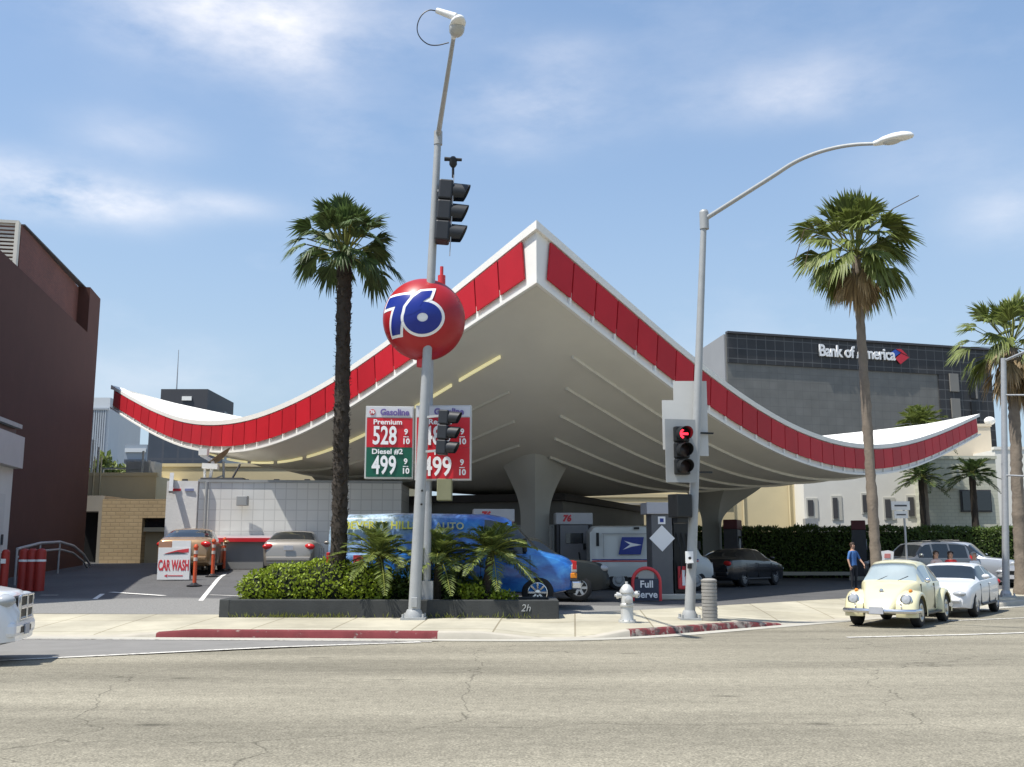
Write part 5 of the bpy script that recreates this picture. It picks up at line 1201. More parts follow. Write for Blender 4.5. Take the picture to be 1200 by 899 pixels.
# price sign and ball on their pole in the planter
ps_ = at(500, 690, 23.45); ps_.z = pt - .1
sg = thing('price_sign', 'gas price sign with red and green panels under a round red ball sign', 'sign', (ps_.x, 23.45, ps_.z))
o = lambda v: Vector(v) - Vector(sg.location)
bc = at(497, 375, 23.3)
b = MB(); b.cyl((0, .0, 0), (0, .0, bc.z - ps_.z), .09); b.box((0, 0, .25), (.30, .3, .5)); b.build('pole', M['galv'], sg, smooth=True)
b = MB(); q = at(521, 574, 23.4); b.box(o((q.x, 23.45, q.z)), (.34, .34, .50)); b.build('support_box', M['olive'], sg, bevel=.02)
def price_panel(pxs, ys, D, yaw, rows, header):
    x0, x1 = pxs; y0, y1 = ys; tl, br = at(x0, y0, D), at(x1, y1, D); W_ = br.x - tl.x; H_ = tl.z - br.z; c = Vector(((tl.x + br.x) / 2, D, (tl.z + br.z) / 2))
    R_ = rotz(yaw).to_4x4(); T = Matrix.Translation(o(c)) @ R_
    def fin(bb, nm, mm, par=None, **k): bmesh.ops.transform(bb.bm, matrix=T, verts=bb.bm.verts); return bb.build(nm, mm, par or sg, **k)
    cab = fin(MB().box((0, .11, 0), (W_, .20, H_)), 'sign_cabinet', mat('sign_frame_silver', (.55, .55, .53), .4, .06, 3, metal=.3), bevel=.01)
    hh = H_ * .135; fr = .035
    hd_ = fin(MB().box((0, .0, H_ / 2 - fr - hh / 2), (W_ - 2 * fr, .03, hh)), 'sign_header', mat('header_lilac_white', (.60, .60, .63), .5, .05, 3), cab)
    def tx(body, size, x, z, m, par, y=-.03, al='CENTER', **k):
        me = text_mesh(body, size, align=al, **k); me.transform(T @ Matrix.Translation((x, y, z)) @ Matrix.Rotation(PI / 2, 4, 'X')); me.materials.clear(); me.materials.append(m)
        ob = bpy.data.objects.new('lettering', me); C.objects.link(ob); ob.parent = par
    tx('Gasoline', hh * .88, .10 * W_, H_ / 2 - fr - hh * .52, MATS['header_text'], hd_, sx=.95, bold=.008)
    bb = MB(); bb.lathe([(hh * .30, -.02), (hh * .30, -.026)], (-.36 * W_, 0, H_ / 2 - fr - hh / 2), 20, 'y'); fin(bb, 'emblem', M['lettering_red'], hd_)
    tx('76', hh * .42, -.36 * W_, H_ / 2 - fr - hh / 2, M['lettering_white'], hd_, y=-.033, bold=.006)
    z1 = H_ / 2 - fr - hh - .015; rh = (z1 + H_ / 2 - fr) / 2
    for k, (nm, big, small, m) in enumerate(rows):
        zc = z1 - rh * (k + .5); pn = fin(MB().box((0, .0, zc), (W_ - 2 * fr, .03, rh - .006)), 'price_panel', m, cab)
        tx(nm, rh * .24, -.04 * W_, zc + rh * .35, M['lettering_white'], pn, bold=.004, sx=1.12)
        tx(big, rh * .86, -.10 * W_, zc - rh * .13, M['lettering_white'], pn, bold=.012, sx=.66 * W_ / 1.15)
        tx(small[0], rh * .26, .34 * W_, zc + rh * .02, M['lettering_white'], pn, bold=.006); tx(small[1], rh * .26, .34 * W_, zc - rh * .30, M['lettering_white'], pn, bold=.006)
        bb = MB(); bb.box((.34 * W_, -.018, zc - rh * .14), (.12, .008, .018)); fin(bb, 'fraction_bar', M['lettering_white'], pn)
MATS['header_text'] = mat('header_text', (.16, .12, .32), .5, .05, 3)
price_panel((429, 484), (476, 561), 23.38, math.radians(5), (('Premium', '528', ('9', '10'), M['signred']), ('Diesel #2', '499', ('9', '10'), M['signgreen'])), 1)
price_panel((487, 552), (475, 563), 23.30, math.radians(-2), (('Regular', '489', ('9', '10'), M['signred']), ('Plus', '499', ('9', '10'), M['signred'])), 1)
# the ball with its numerals (flat outlines projected on to the sphere)
RB = 48.3 / 1200 * 23.3 * 1.02
b = MB(); b.sphere(o(bc), RB, 48, 32); ball = b.build('ball', M['ballred'], sg, smooth=True, ang=80)
b = MB(); q = at(517.5, 328, 23.3); b.cyl(o(q) - Vector((0, 0, .35)), o(q) + Vector((0, 0, .10)), .09); b.cyl(o(q) + Vector((0, 0, .1)), o(q) + Vector((0, 0, .32)), .04); b.build('ball_cap', M['lettering_red'], ball, smooth=True)
b = MB(); b.cyl(o(bc) + Vector((0, 0, -RB - .15)), o(bc) + Vector((0, 0, -RB + .1)), .16); b.build('ball_collar', M['lettering_red'], ball, smooth=True)
def on_ball(polys, off, name, m, par, yaw=-.14, tilt=-.07):
    """polys: list of closed outlines [(u,v)] in ball radii (u right, v up); triangulated, refined and laid on the sphere"""
    bm = bmesh.new()
    cu = bpy.data.curves.new('c', 'CURVE'); cu.dimensions = '2D'; cu.fill_mode = 'BOTH'
    for pl in polys:
        s_ = cu.splines.new('POLY'); s_.points.add(len(pl) - 1); s_.use_cyclic_u = True
        for p_, v in zip(s_.points, pl): p_.co = (v[0], v[1], 0, 1)
    ob = bpy.data.objects.new('c', cu); C.objects.link(ob); me = bpy.data.meshes.new_from_object(ob.evaluated_get(bpy.context.evaluated_depsgraph_get())); bpy.data.objects.remove(ob)
    bm.from_mesh(me)
    for _ in range(5):
        es = [e for e in bm.edges if e.calc_length() > .06]
        if not es: break
        bmesh.ops.subdivide_edges(bm, edges=es, cuts=1); bmesh.ops.triangulate(bm, faces=bm.faces)
    for v in bm.verts:
        u, w = v.co.x, v.co.y; lon = u * 1.05 + yaw; lat = w * 1.0 + tilt; r = RB + off
        v.co = o(bc) + Vector((r * math.cos(lat) * math.sin(lon), -r * math.cos(lat) * math.cos(lon), r * math.sin(lat)))
    me2 = bpy.data.meshes.new(name); bm.to_mesh(me2); bm.free(); me2.materials.append(m); me2.polygons.foreach_set('use_smooth', [True] * len(me2.polygons))
    ob = bpy.data.objects.new(name, me2); C.objects.link(ob); ob.parent = par; return ob
def ell(cx, cy, rx, ry, n=36, sh=0.0, a0=0, a1=2 * PI): return [(cx + rx * math.cos(a0 + (a1 - a0) * i / n) + sh * ry * math.sin(a0 + (a1 - a0) * i / n), cy + ry * math.sin(a0 + (a1 - a0) * i / n)) for i in range(n)]
def grow(poly, d):
    n = len(poly); out = []; ar = sum(poly[i][0] * poly[(i+1) % n][1] - poly[(i+1) % n][0] * poly[i][1] for i in range(n)); sg_ = 1 if ar > 0 else -1
    for i in range(n):
        a, c, e = Vector(poly[i-1]), Vector(poly[i]), Vector(poly[(i+1) % n]); t1 = (c - a).normalized(); t2 = (e - c).normalized()
        n1 = Vector((t1.y, -t1.x)) * sg_; n2 = Vector((t2.y, -t2.x)) * sg_; m_ = (n1 + n2); m_.normalize(); k = 1 / max(.45, m_.dot(n1)); out.append(tuple(c + m_ * d * k))
    return out
seven = [(-.86, .50), (-.12, .50), (-.16, .30), (-.44, -.46), (-.76, -.46), (-.50, .22), (-.92, .22)]
# the 6: thick bowl plus a swept stem
bowl_o, bowl_i = ell(.18, -.10, .44, .38, 40, .05), ell(.18, -.09, .12, .10, 24, .05)
stem = [(-.24, -.06), (-.20, .16), (-.04, .40), (.14, .56), (.42, .60), (.34, .40), (.20, .30), (.12, .16), (.16, .10), (-.02, .0)]
on_ball([grow(seven, .075)], .004, 'numeral_outline', M['lettering_white'], ball)
on_ball([seven], .010, 'numeral', M['blue76'], ball)
on_ball([grow(bowl_o, .075)], .014, 'numeral_outline', M['lettering_white'], ball)
on_ball([grow(stem, .075)], .017, 'numeral_outline', M['lettering_white'], ball)
on_ball([bowl_o, bowl_i], .023, 'numeral', M['blue76'], ball); on_ball([stem], .027, 'numeral', M['blue76'], ball)

# car wash board and delineators
g = gl(203, 677); g.z = ground(g.x, g.y)
S_ = g.y / 1200.0
cs = thing('carwash_board', 'white board with red CAR WASH lettering on the forecourt', 'sign', g, 0)
W_, H_ = 37 * S_, 36.5 * S_
pnl = MB(); pnl.box((0, 0, H_ / 2 + .03), (W_, .05, H_)); pn = pnl.build('panel', mat('board_white', (.80, .79, .77), .5, .04, 3), cs)
b = MB(); b.slab([(-W_ * .50, -.02, H_ + .03), (-W_ * .1, -.02, H_ + .03), (-W_ * .1, -.02, H_ + .22), (-W_ * .5, -.02, H_ + .22)], (0, 1, 0), .04); b.build('upper_plate', mat('board_brown_plate', (.42, .22, .14), .6, .1, 3), cs)
b = MB(); b.slab([(-W_ * .08, -.02, H_ + .03), (W_ * .5, -.02, H_ + .03), (W_ * .5, -.02, H_ + .24), (-W_ * .08, -.02, H_ + .24)], (0, 1, 0), .04); b.build('upper_plate', MATS['board_white'], cs)
text('lettering', 'CAR WASH', .43, M['lettering_red'], pn, (0, -.028, H_ * .46), sx=.50 * W_ / 1.15, bold=.016, ext=.003)
b = MB(); y = -.027; b.slab([(-W_ * .30, y, H_ * .84), (W_ * .45, y, H_ * .88), (W_ * .45, y, H_ * 1.0), (W_ * .1, y, H_ * .95)], (0, -1, 0), .004); b.build('red_wedge', M['lettering_red'], pn)
b = MB(); b.slab([(-W_ * .34, y - .002, H_ * .82), (W_ * .42, y - .002, H_ * .84), (W_ * .1, y - .002, H_ * .90)], (0, -1, 0), .004); b.build('grey_wedge', M['darkgrey'], pn)
b = MB(); b.slab([(-W_ * .28, y, H_ * .15), (-W_ * .18, y, H_ * .20), (-W_ * .18, y, H_ * .10)], (0, -1, 0), .004); b.slab([(-W_ * .16, y, H_ * .135), (W_ * .30, y, H_ * .135), (W_ * .30, y, H_ * .165), (-W_ * .16, y, H_ * .165)], (0, -1, 0), .004); b.build('arrow', M['lettering_red'], pn)
b = MB(); b.bar((-W_ * .4, .03, .03 + H_ * .9), (-W_ * .4, .45, .0), .04, .03); b.bar((W_ * .4, .03, .03 + H_ * .9), (W_ * .4, .45, .0), .04, .03); b.build('stand_leg', M['galv'], cs)
dl = None
for px, py, lab in ((228, 680, 'orange delineator post right beside the white car wash board'), (249, 674, 'orange delineator post behind the gold car corner, middle of three'), (262, 669, 'rightmost orange delineator post before the red band of the car wash')):
    g = gl(px, py); g.z = ground(g.x, g.y)
    if dl is None:
        dl = thing('delineator_post', lab, 'traffic post', g, 0, 'orange delineator posts around the car wash entry')
        MB().lathe([(.22, 0), (.22, .03), (.12, .06), (.07, .10)], n=18).build('base', M['black'], dl, smooth=True)
        MB().lathe([(.055, .08), (.052, 1.08), (.07, 1.10), (.07, 1.14), (.03, 1.20), (0, 1.2)], n=14).build('post', M['orange'], dl, smooth=True)
        for z in (.72, .92): MB().lathe([(.060, z), (.060, z + .10)], n=14, cap=False).build('reflective_band', mat('reflective_tape', (.62, .50, .42), .4, .05, 3), dl, smooth=True)
    else: copy_thing(dl, g, 0, lab)
# hydrant
g = gp(735, 22.3, 730); hy = thing('fire_hydrant', 'silver fire hydrant on the corner sidewalk left of the street light', 'fire hydrant', g, .1)
sil = mat('hydrant_silver', (.55, .55, .53), .45, .12, 6, metal=.35)
MB().lathe([(.19, 0), (.19, .05), (.15, .06), (.135, .10), (.13, .34), (.155, .36), (.155, .40), (.13, .42), (.12, .62), (.15, .64), (.15, .68), (.12, .74), (.07, .80), (.03, .82), (.03, .87), (0, .87)], n=24).build('barrel', sil, hy, smooth=True)
b = MB(); b.lathe([(.06, .10), (.06, .19), (.075, .19), (.075, .23), (.03, .24), (.03, .27), (0, .27)], (0, 0, .60), 14, 'x'); b.build('outlet_cap', sil, hy, smooth=True)
b = MB(); b.lathe([(.0, -.26), (.03, -.26), (.03, -.23), (.07, -.22), (.07, -.18), (.055, -.18), (.055, -.10)], (0, 0, .58), 14, 'x'); b.build('outlet_cap', sil, hy, smooth=True)
b = MB(); b.lathe([(.0, -.24), (.08, -.22), (.085, -.18), (.07, -.10)], (0, 0, .50), 16, 'y'); b.build('pumper_cap', sil, hy, smooth=True)
b = MB()
for k in range(8): a = k * PI / 4; b.cyl((.165 * math.cos(a), .165 * math.sin(a), .05), (.165 * math.cos(a), .165 * math.sin(a), .08), .02, n=6)
b.build('flange_bolts', sil, hy)
# ribbed litter bin
g = gp(832, 23.2, 725); bn = thing('litter_bin', 'ribbed concrete grey litter bin beside the street light base', 'litter bin', g)
prof = [(.17, 0)]
for k in range(11): z = .03 + k * .075; prof += [(.172, z), (.172, z + .052), (.160, z + .058), (.160, z + .07)]
prof += [(.175, .87), (.175, .90), (.12, .93), (0, .94)]
MB().lathe(prof, n=22).build('body', mat('bin_grey', (.27, .26, .24), .8, .15, 5), bn, smooth=True, ang=30)
# thin sign pole on the right walk
g = gp(1063, 33.5); sp_ = thing('sign_pole', 'white parking sign on a thin grey pole before the hedge', 'sign', g)
zt = at(1063, 588, 33.5).z - g.z; b = MB(); b.cyl((0, 0, 0), (0, 0, zt), .035, n=10); b.build('pole', M['galv'], sp_)
b = MB(); b.box((-.12, -.05, zt - .13), (.60, .02, .28)); b.box((-.12, -.05, zt - .42), (.44, .02, .24)); b.build('sign_plate', mat('sign_plate_white', (.66, .66, .64), .5, .05, 3), sp_)
b = MB(); b.box((-.12, -.066, zt - .13), (.40, .006, .05)); b.box((-.12, -.066, zt - .42), (.30, .006, .04)); b.build('sign_bar', M['darkgrey'], sp_)
# white and red placard over the beetle roof
g = gp(1040, 38); pl_ = thing('placard', 'small white placard with red marking above the cream vintage car roof', 'sign', g)
zt = at(1040, 645, 38).z - g.z; b = MB(); b.cyl((0, 0, 0), (0, 0, zt - .1), .03, n=8); b.build('stand', M['galv'], pl_)
b = MB(); b.slab([(-.22, -.03, zt - .40), (.20, -.03, zt - .40), (.25, -.03, zt - .05), (.05, -.03, zt), (-.24, -.03, zt - .04)], (0, 1, 0), .04); pp = b.build('plate', MATS['board_white'], pl_)
b = MB(); b.slab([(-.12, -.04, zt - .28), (.10, -.04, zt - .28), (.12, -.04, zt - .12), (-.10, -.04, zt - .12)], (0, -1, 0), .006); b.build('red_mark', mat('mark_pale_red', (.60, .22, .20), .5, .1, 5), pp)
# far right street light
b2 = gp(1176, 34.6); t2 = at(1176, 420, 34.6); s3 = thing('street_light', 'thin pale street light with three side arms at the right frame edge', 'street light', b2); o = lambda v: Vector(v) - b2
b = MB(); b.cyl((0, 0, 0), o(t2), .12, .09, 14); b.build('pole', M['galv'], s3, smooth=True)
b = MB(); pole_base(b, (0, 0, 0), .13); b.build('base', M['galv'], s3)
for (xa, ya, xb, yb_, r) in ((1177, 423, 1225, 402, .05), (1177, 463, 1225, 463, .03), (1177, 557, 1225, 559, .03)):
    b = MB(); b.tube([o(at(xa, ya, 34.6)), o(at(xb, yb_, 33.2))], r, 8); b.build('arm', M['galv'], s3)
b = MB(); p = at(1177, 600, 34.5); b.box(o((p.x + .14, 34.6, at(1177, 548, 34.6).z)), (.12, .1, .3)); b.build('bracket_box', M['galv'], s3)
# ---------------------------------------------------------------- vehicles
def paint(name, col, metal=0.0, rough=.28): return mat(name, col, rough, .03, 1.2, metal=metal, spec=.5, coat=.6)
def smooth_tab(tab, x, dlt=.05): return sum(interp(tab, x + dlt * k / 2) for k in (-2, -1, 0, 1, 2)) / 5
def cut(o, cyls):
    """boolean away vertical-plane cylinders (x, z, r, y0, y1) -> wheel wells, dark inside"""
    cs = []
    for x, z, r, y0, y1 in cyls:
        b = MB(); b.cyl((x, y0, z), (x, y1, z), r, n=40); c = b.build('cutter', M['black'], None)
        while len(c.data.materials) < 3: c.data.materials.append(M['black'])
        for p in c.data.polygons: p.material_index = 2
        m = o.modifiers.new('b', 'BOOLEAN'); m.object = c; m.operation = 'DIFFERENCE'; m.solver = 'EXACT'; cs.append(c)
    bpy.context.view_layer.update()
    me = bpy.data.meshes.new_from_object(o.evaluated_get(bpy.context.evaluated_depsgraph_get())); o.modifiers.clear(); old = o.data; o.data = me; bpy.data.meshes.remove(old)
    for c in cs: bpy.data.objects.remove(c)
def car_body(t, sp):
    L0, L1 = sp['x']; xs = set(); n = int((L1 - L0) / .055)
    for i in range(n + 1): xs.add(round(L0 + (L1 - L0) * i / n, 4))
    wins = sp['side']; 
    for a, c in wins + [sp['ws'], sp['rw']]: xs.add(a); xs.add(c)
    xs = sorted(xs); out = [xs[0]]
    for x in xs[1:]:
        if x - out[-1] > .012: out.append(x)
    xs = out; rows = []; b = MB()
    for x in xs:
        zt = smooth_tab(sp['top'], x, .07); zl = min(smooth_tab(sp['belt'], x), zt - .015); w = smooth_tab(sp['hw'], x); zb = interp(sp['bot'], x); h = zl - zb; gh = zt - zl
        yt = max(.25 * w, .935 * w - sp['tumble'] * gh); e = min(sp.get('e', .09), gh * .38); sh = sp.get('shape', (.70, .94, .985, 1.0, .995, .965))
        pr = [(0, zb), (sh[0] * w, zb), (sh[1] * w, zb + .05 * h), (sh[2] * w, zb + .3 * h), (sh[3] * w, zb + .58 * h), (sh[4] * w, zb + .84 * h), (sh[5] * w, zl)]
        y7, z7 = .945 * w, zl + .012
        pr += [(y7 + (yt - y7) * f, z7 + (zt - e - z7) * f) for f in (0, .36, .70, 1.0)] + [(yt * .88, zt - e * .38), (yt * .5, zt - e * .08), (0, zt)]
        rows.append([b.bm.verts.new((x, y, z)) for y, z in pr] + [b.bm.verts.new((x, -y, z)) for y, z in pr[-2:0:-1]])
    K = len(rows[0]); half = (K + 2) // 2 - 1
    for i in range(len(rows) - 1):
        xm = (xs[i] + xs[i + 1]) / 2
        for j in range(K):
            f = b.bm.faces.new((rows[i][j], rows[i][(j + 1) % K], rows[i + 1][(j + 1) % K], rows[i + 1][j]))
            jj = j if j < half else K - 1 - j         # mirror row index
            gl_ = False
            if 7 <= jj <= 9:
                for a, c in wins:
                    if a < xm < c and not (jj == 9 and sp.get('lowglass')): gl_ = True
            if jj >= 10 and (jj > 10 or sp.get('wrap', True)):
                for a, c in (sp['ws'], sp['rw']):
                    if a < xm < c and (c - a) > .02: gl_ = True
            if gl_: f.material_index = 1
    b.bm.faces.new(rows[0]); b.bm.faces.new(rows[-1][::-1])
    o = b.build('body', [sp['paint'], M['glass'], M['black']], t, smooth=True, ang=sp.get('ang', 38))
    R = sp['R']; tr = sp['track']
    if sp.get('wells', True):
        cut(o, [(x, R + .02, R + sp.get('well', .065), s * (tr - .16), s * (tr + .6)) for x in (sp['xf'], sp['xr']) for s in (-1, 1)])
    # windows become parts of their own
    bm = bmesh.new(); bm.from_mesh(o.data)
    g2 = bm.copy(); bmesh.ops.delete(bm, geom=[f for f in bm.faces if f.material_index == 1], context='FACES'); bm.to_mesh(o.data)
    bmesh.ops.delete(g2, geom=[f for f in g2.faces if f.material_index != 1], context='FACES')
    seen = set(); islands = []
    for f in g2.faces:
        if f in seen: continue
        st = [f]; isl = []; seen.add(f)
        while st:
            q = st.pop(); isl.append(q)
            for e in q.edges:
                for k in e.link_faces:
                    if k not in seen: seen.add(k); st.append(k)
        islands.append(isl)
    for isl in islands:
        c = sum((f.calc_center_median() for f in isl), Vector()) / len(isl)
        nm = 'windshield' if abs(c.y) < .12 and c.x > sum(sp['x']) / 2 else 'rear_window' if abs(c.y) < .12 else 'window'
        vm = {}; nb = bmesh.new()
        for f in isl:
            vs = []
            for v in f.verts:
                if v not in vm: vm[v] = nb.verts.new(v.co)
                vs.append(vm[v])
            nb.faces.new(vs)
        me = bpy.data.meshes.new(nm); nb.to_mesh(me); nb.free(); me.polygons.foreach_set('use_smooth', [True] * len(me.polygons))
        me.materials.append(sp.get('wsglass', M['glass']) if nm == 'windshield' else M['glass'])
        wo = bpy.data.objects.new(nm, me); C.objects.link(wo); wo.parent = t
    bm.free(); g2.free(); return o
def wheels(t, sp, spokes=5, rim_m=None, hub=False):
    R, tr = sp['R'], sp['track']; W2 = sp.get('tw', .10); ty = MB()
    ty.lathe([(R * .62, -W2), (R * .90, -W2), (R * .97, -W2 * .82), (R, -W2 * .5), (R, W2 * .5), (R * .97, W2 * .82), (R * .90, W2), (R * .62, W2), (R * .62, -W2)], n=36, axis='y', cap=False)
    ty = ty.build('wheel', M['rubber'], t, smooth=True, ang=40)
    b = MB(); ri = R * .64
    if hub: b.lathe([(ri, -W2 * .55), (ri * .98, -W2 * .98), (ri * .80, -W2 * 1.05), (ri * .62, -W2 * .7), (ri * .5, -W2 * .8), (ri * .42, -W2 * 1.25), (0, -W2 * 1.35)], n=28, axis='y', cap=False)
    else:
        b.lathe([(ri, W2 * .6), (ri, -W2 * .95), (ri * .90, -W2 * 1.0), (ri * .86, -W2 * .5)], n=32, axis='y', cap=False); b.lathe([(ri * .28, -W2 * .5), (ri * .26, -W2 * .92), (0, -W2 * .95)], n=16, axis='y', cap=False)
        for k in range(spokes):
            a = 2 * PI * k / spokes; b.bar((ri * .2 * math.cos(a), -W2 * .78, ri * .2 * math.sin(a)), (ri * .93 * math.cos(a), -W2 * .84, ri * .93 * math.sin(a)), ri * .30 if spokes < 7 else ri * .17, W2 * .25, up=(0, 1, 0))
    rm = b.build('rim', rim_m or M['alloy'], ty, smooth=True, ang=40)
    b = MB(); b.lathe([(ri * .9, -W2 * .35), (0, -W2 * .36)], n=24, axis='y', cap=False); dk = b.build('brake_disc', M['darkgrey'], ty)
    spots = [(sp['xf'], -1), (sp['xf'], 1), (sp['xr'], -1), (sp['xr'], 1)]
    for i, (x, s) in enumerate(spots):
        w_ = ty if i == 0 else copy_tree(ty, t)
        w_.location = (x, s * tr, R); w_.rotation_euler = (0, .3 * i, PI if s > 0 else 0)
def ell_part(name, m, t, c, r, rot=None, u=20, v=12):
    b = MB(); b.sphere((0, 0, 0), 1, u, v, r); 
    T = Matrix.Translation(Vector(c)) @ (rot.to_4x4() if rot else Matrix())
    bmesh.ops.transform(b.bm, matrix=T, verts=b.bm.verts); return b.build(name, m, t, smooth=True, ang=70)
def bx(name, m, t, c, d, bev=.012, rz=0): return MB().box(c, d, rz).build(name, m, t, bevel=bev)
def seam(t, xs_, z0, z1, sp, s):
    for x in xs_:
        w = smooth_tab(sp['hw'], x); b = MB(); b.box((x, s * (w * .987), (z0 + z1) / 2), (.014, .03, z1 - z0)); b.build('door_seam', M['black'], t)
def mirror(t, sp, x, z, m, s, d=(.16, .20, .13)):
    w = smooth_tab(sp['hw'], x); o = ell_part('mirror', m, t, (x, s * (w + .10), z), (d[0] * .5, d[1] * .5, d[2] * .5)); return o
def plate(t, x, z, face, txt=None):
    p = bx('licence_plate', mat('plate_pale', (.42, .43, .46), .5, .12, 12), t, (x, 0, z), (.02, .31, .155), .004)
    return p
HD = lambda dx, dy: math.atan2(dy, dx)

# --- cream beetle
vp = paint('cream_yellow_paint', (.64, .60, .385), rough=.25)
rz = HD(-.574, -.819); t = thing('vintage_car', 'cream yellow rounded vintage car driving ahead of the white sedan', 'car', (9.22, 24.85, 0), rz)
sp = dict(x=(-1.98, 1.88), top=[(-1.98, .50), (-1.9, .74), (-1.65, .98), (-1.3, 1.18), (-.9, 1.35), (-.45, 1.46), (0, 1.49), (.30, 1.465), (.47, 1.41), (.80, 1.0), (.95, .985), (1.2, .93), (1.45, .81), (1.65, .66), (1.80, .50), (1.88, .38)],
          belt=[(-1.98, .46), (-1.6, .86), (-1.1, .96), (.78, .965), (1.1, .88), (1.45, .72), (1.7, .54), (1.88, .35)], hw=[(-1.98, .28), (-1.6, .52), (-1.1, .68), (-.3, .735), (.4, .725), (.8, .66), (1.2, .52), (1.6, .42), (1.88, .26)],
          bot=[(-1.98, .38), (-1.5, .28), (1.4, .26), (1.88, .32)], tumble=.30, e=.13, ws=(.475, .80), rw=(-1.35, -1.02), side=[(-.98, -.30), (-.22, .56)], R=.325, track=.665, xf=1.17, xr=-1.22, paint=vp, wells=False, wsglass=mat('painted_sky_windshield', (.30, .36, .38), .05, .15, 2, spec=.9, coat=.6), ang=50)  # windshield's pale base colour has the bright sky reflection painted in
bd = car_body(t, sp); cut(bd, [(x, .33, .40, s * .48, s * 1.3) for x in (1.17, -1.22) for s in (-1, 1)])
for s in (-1, 1):
    for x, rx, zc in ((1.17, .56, .33), (-1.22, .62, .34)):
        b = MB(); b.lathe([(.365, .795), (.395, .805), (.435, .79), (.465, .73), (.478, .60), (.47, .36), (.40, .36)], (0, 0, 0), 40, 'y', cap=False)
        for v in b.bm.verts:
            r_ = math.hypot(v.co.x, v.co.z); v.co.x *= 1 + (.30 if (v.co.x > 0) == (x > 0) else .20) * max(0, r_ - .365) / .11; v.co.z = v.co.z + .335; v.co.x += x; v.co.y *= s
        bmesh.ops.bisect_plane(b.bm, geom=b.bm.verts[:] + b.bm.edges[:] + b.bm.faces[:], plane_co=(0, 0, .235), plane_no=(0, 0, 1), clear_inner=True)
        b.build('fender', vp, t, smooth=True, ang=60)
    bx('running_board', M['black'], t, (-.03, s * .70, .28), (1.5, .16, .05))
    h = MB(); h.lathe([(.0, .05), (.075, .035), (.098, 0), (.098, -.05)], (0, 0, 0), 22, 'x', cap=False); bmesh.ops.transform(h.bm, matrix=Matrix.Translation((1.70, s * .58, .615)) @ Matrix.Rotation(-.20, 4, 'Y') @ Matrix.Scale(1.12, 4), verts=h.bm.verts); hl = h.build('headlight', M['lens'], t, smooth=True)
    h = MB(); h.lathe([(.098, .01), (.116, .0), (.112, -.06)], (0, 0, 0), 22, 'x', cap=False); bmesh.ops.transform(h.bm, matrix=Matrix.Translation((1.70, s * .58, .615)) @ Matrix.Rotation(-.20, 4, 'Y') @ Matrix.Scale(1.12, 4), verts=h.bm.verts); h.build('headlight_ring', M['chrome'], hl, smooth=True)
    ell_part('turn_signal', M['amber'], t, (1.36, s * .60, .80), (.09, .04, .04))
    seam(t, (-.27, .70), .36, .94, sp, s); bx('door_handle', M['chrome'], t, (-.14, s * .735, .86), (.13, .03, .03)); 
    if s > 0: mirror(t, sp, .60, 1.02, M['chrome'], s, (.06, .14, .11))
    b = MB(); b.tube([(1.80, s * .50, .40), (1.86, s * .50, .53)], .02, 6); b.build('bumper_guard', M['chrome'], t)
b = MB(); b.tube([(1.45, -.80, .37), (1.78, -.76, .37), (1.90, -.50, .37), (1.95, 0, .37), (1.90, .50, .37), (1.78, .76, .37), (1.45, .80, .37)], .05, 10); b.build('bumper', M['chrome'], t, smooth=True)
b = MB(); b.tube([(-1.55, -.80, .39), (-1.92, -.72, .39), (-2.05, 0, .39), (-1.92, .72, .39), (-1.55, .80, .39)], .05, 10); b.build('bumper', M['chrome'], t, smooth=True)
plate(t, 2.01, .385, 1); b = MB(); b.lathe([(.05, 0), (.045, .015), (0, .02)], (1.50, 0, .80), 14, 'x'); b.build('hood_emblem', M['chrome'], t)

for y in (-.28, .18): b = MB(); b.tube([(.82, y, 1.0), (.70, y + .22, 1.11)], .010, 5); b.build('wiper', M['black'], t)
wheels(t, sp, hub=True, rim_m=mat('wheel_cream_chrome', (.55, .54, .48), .3, .06, 6, metal=.5))

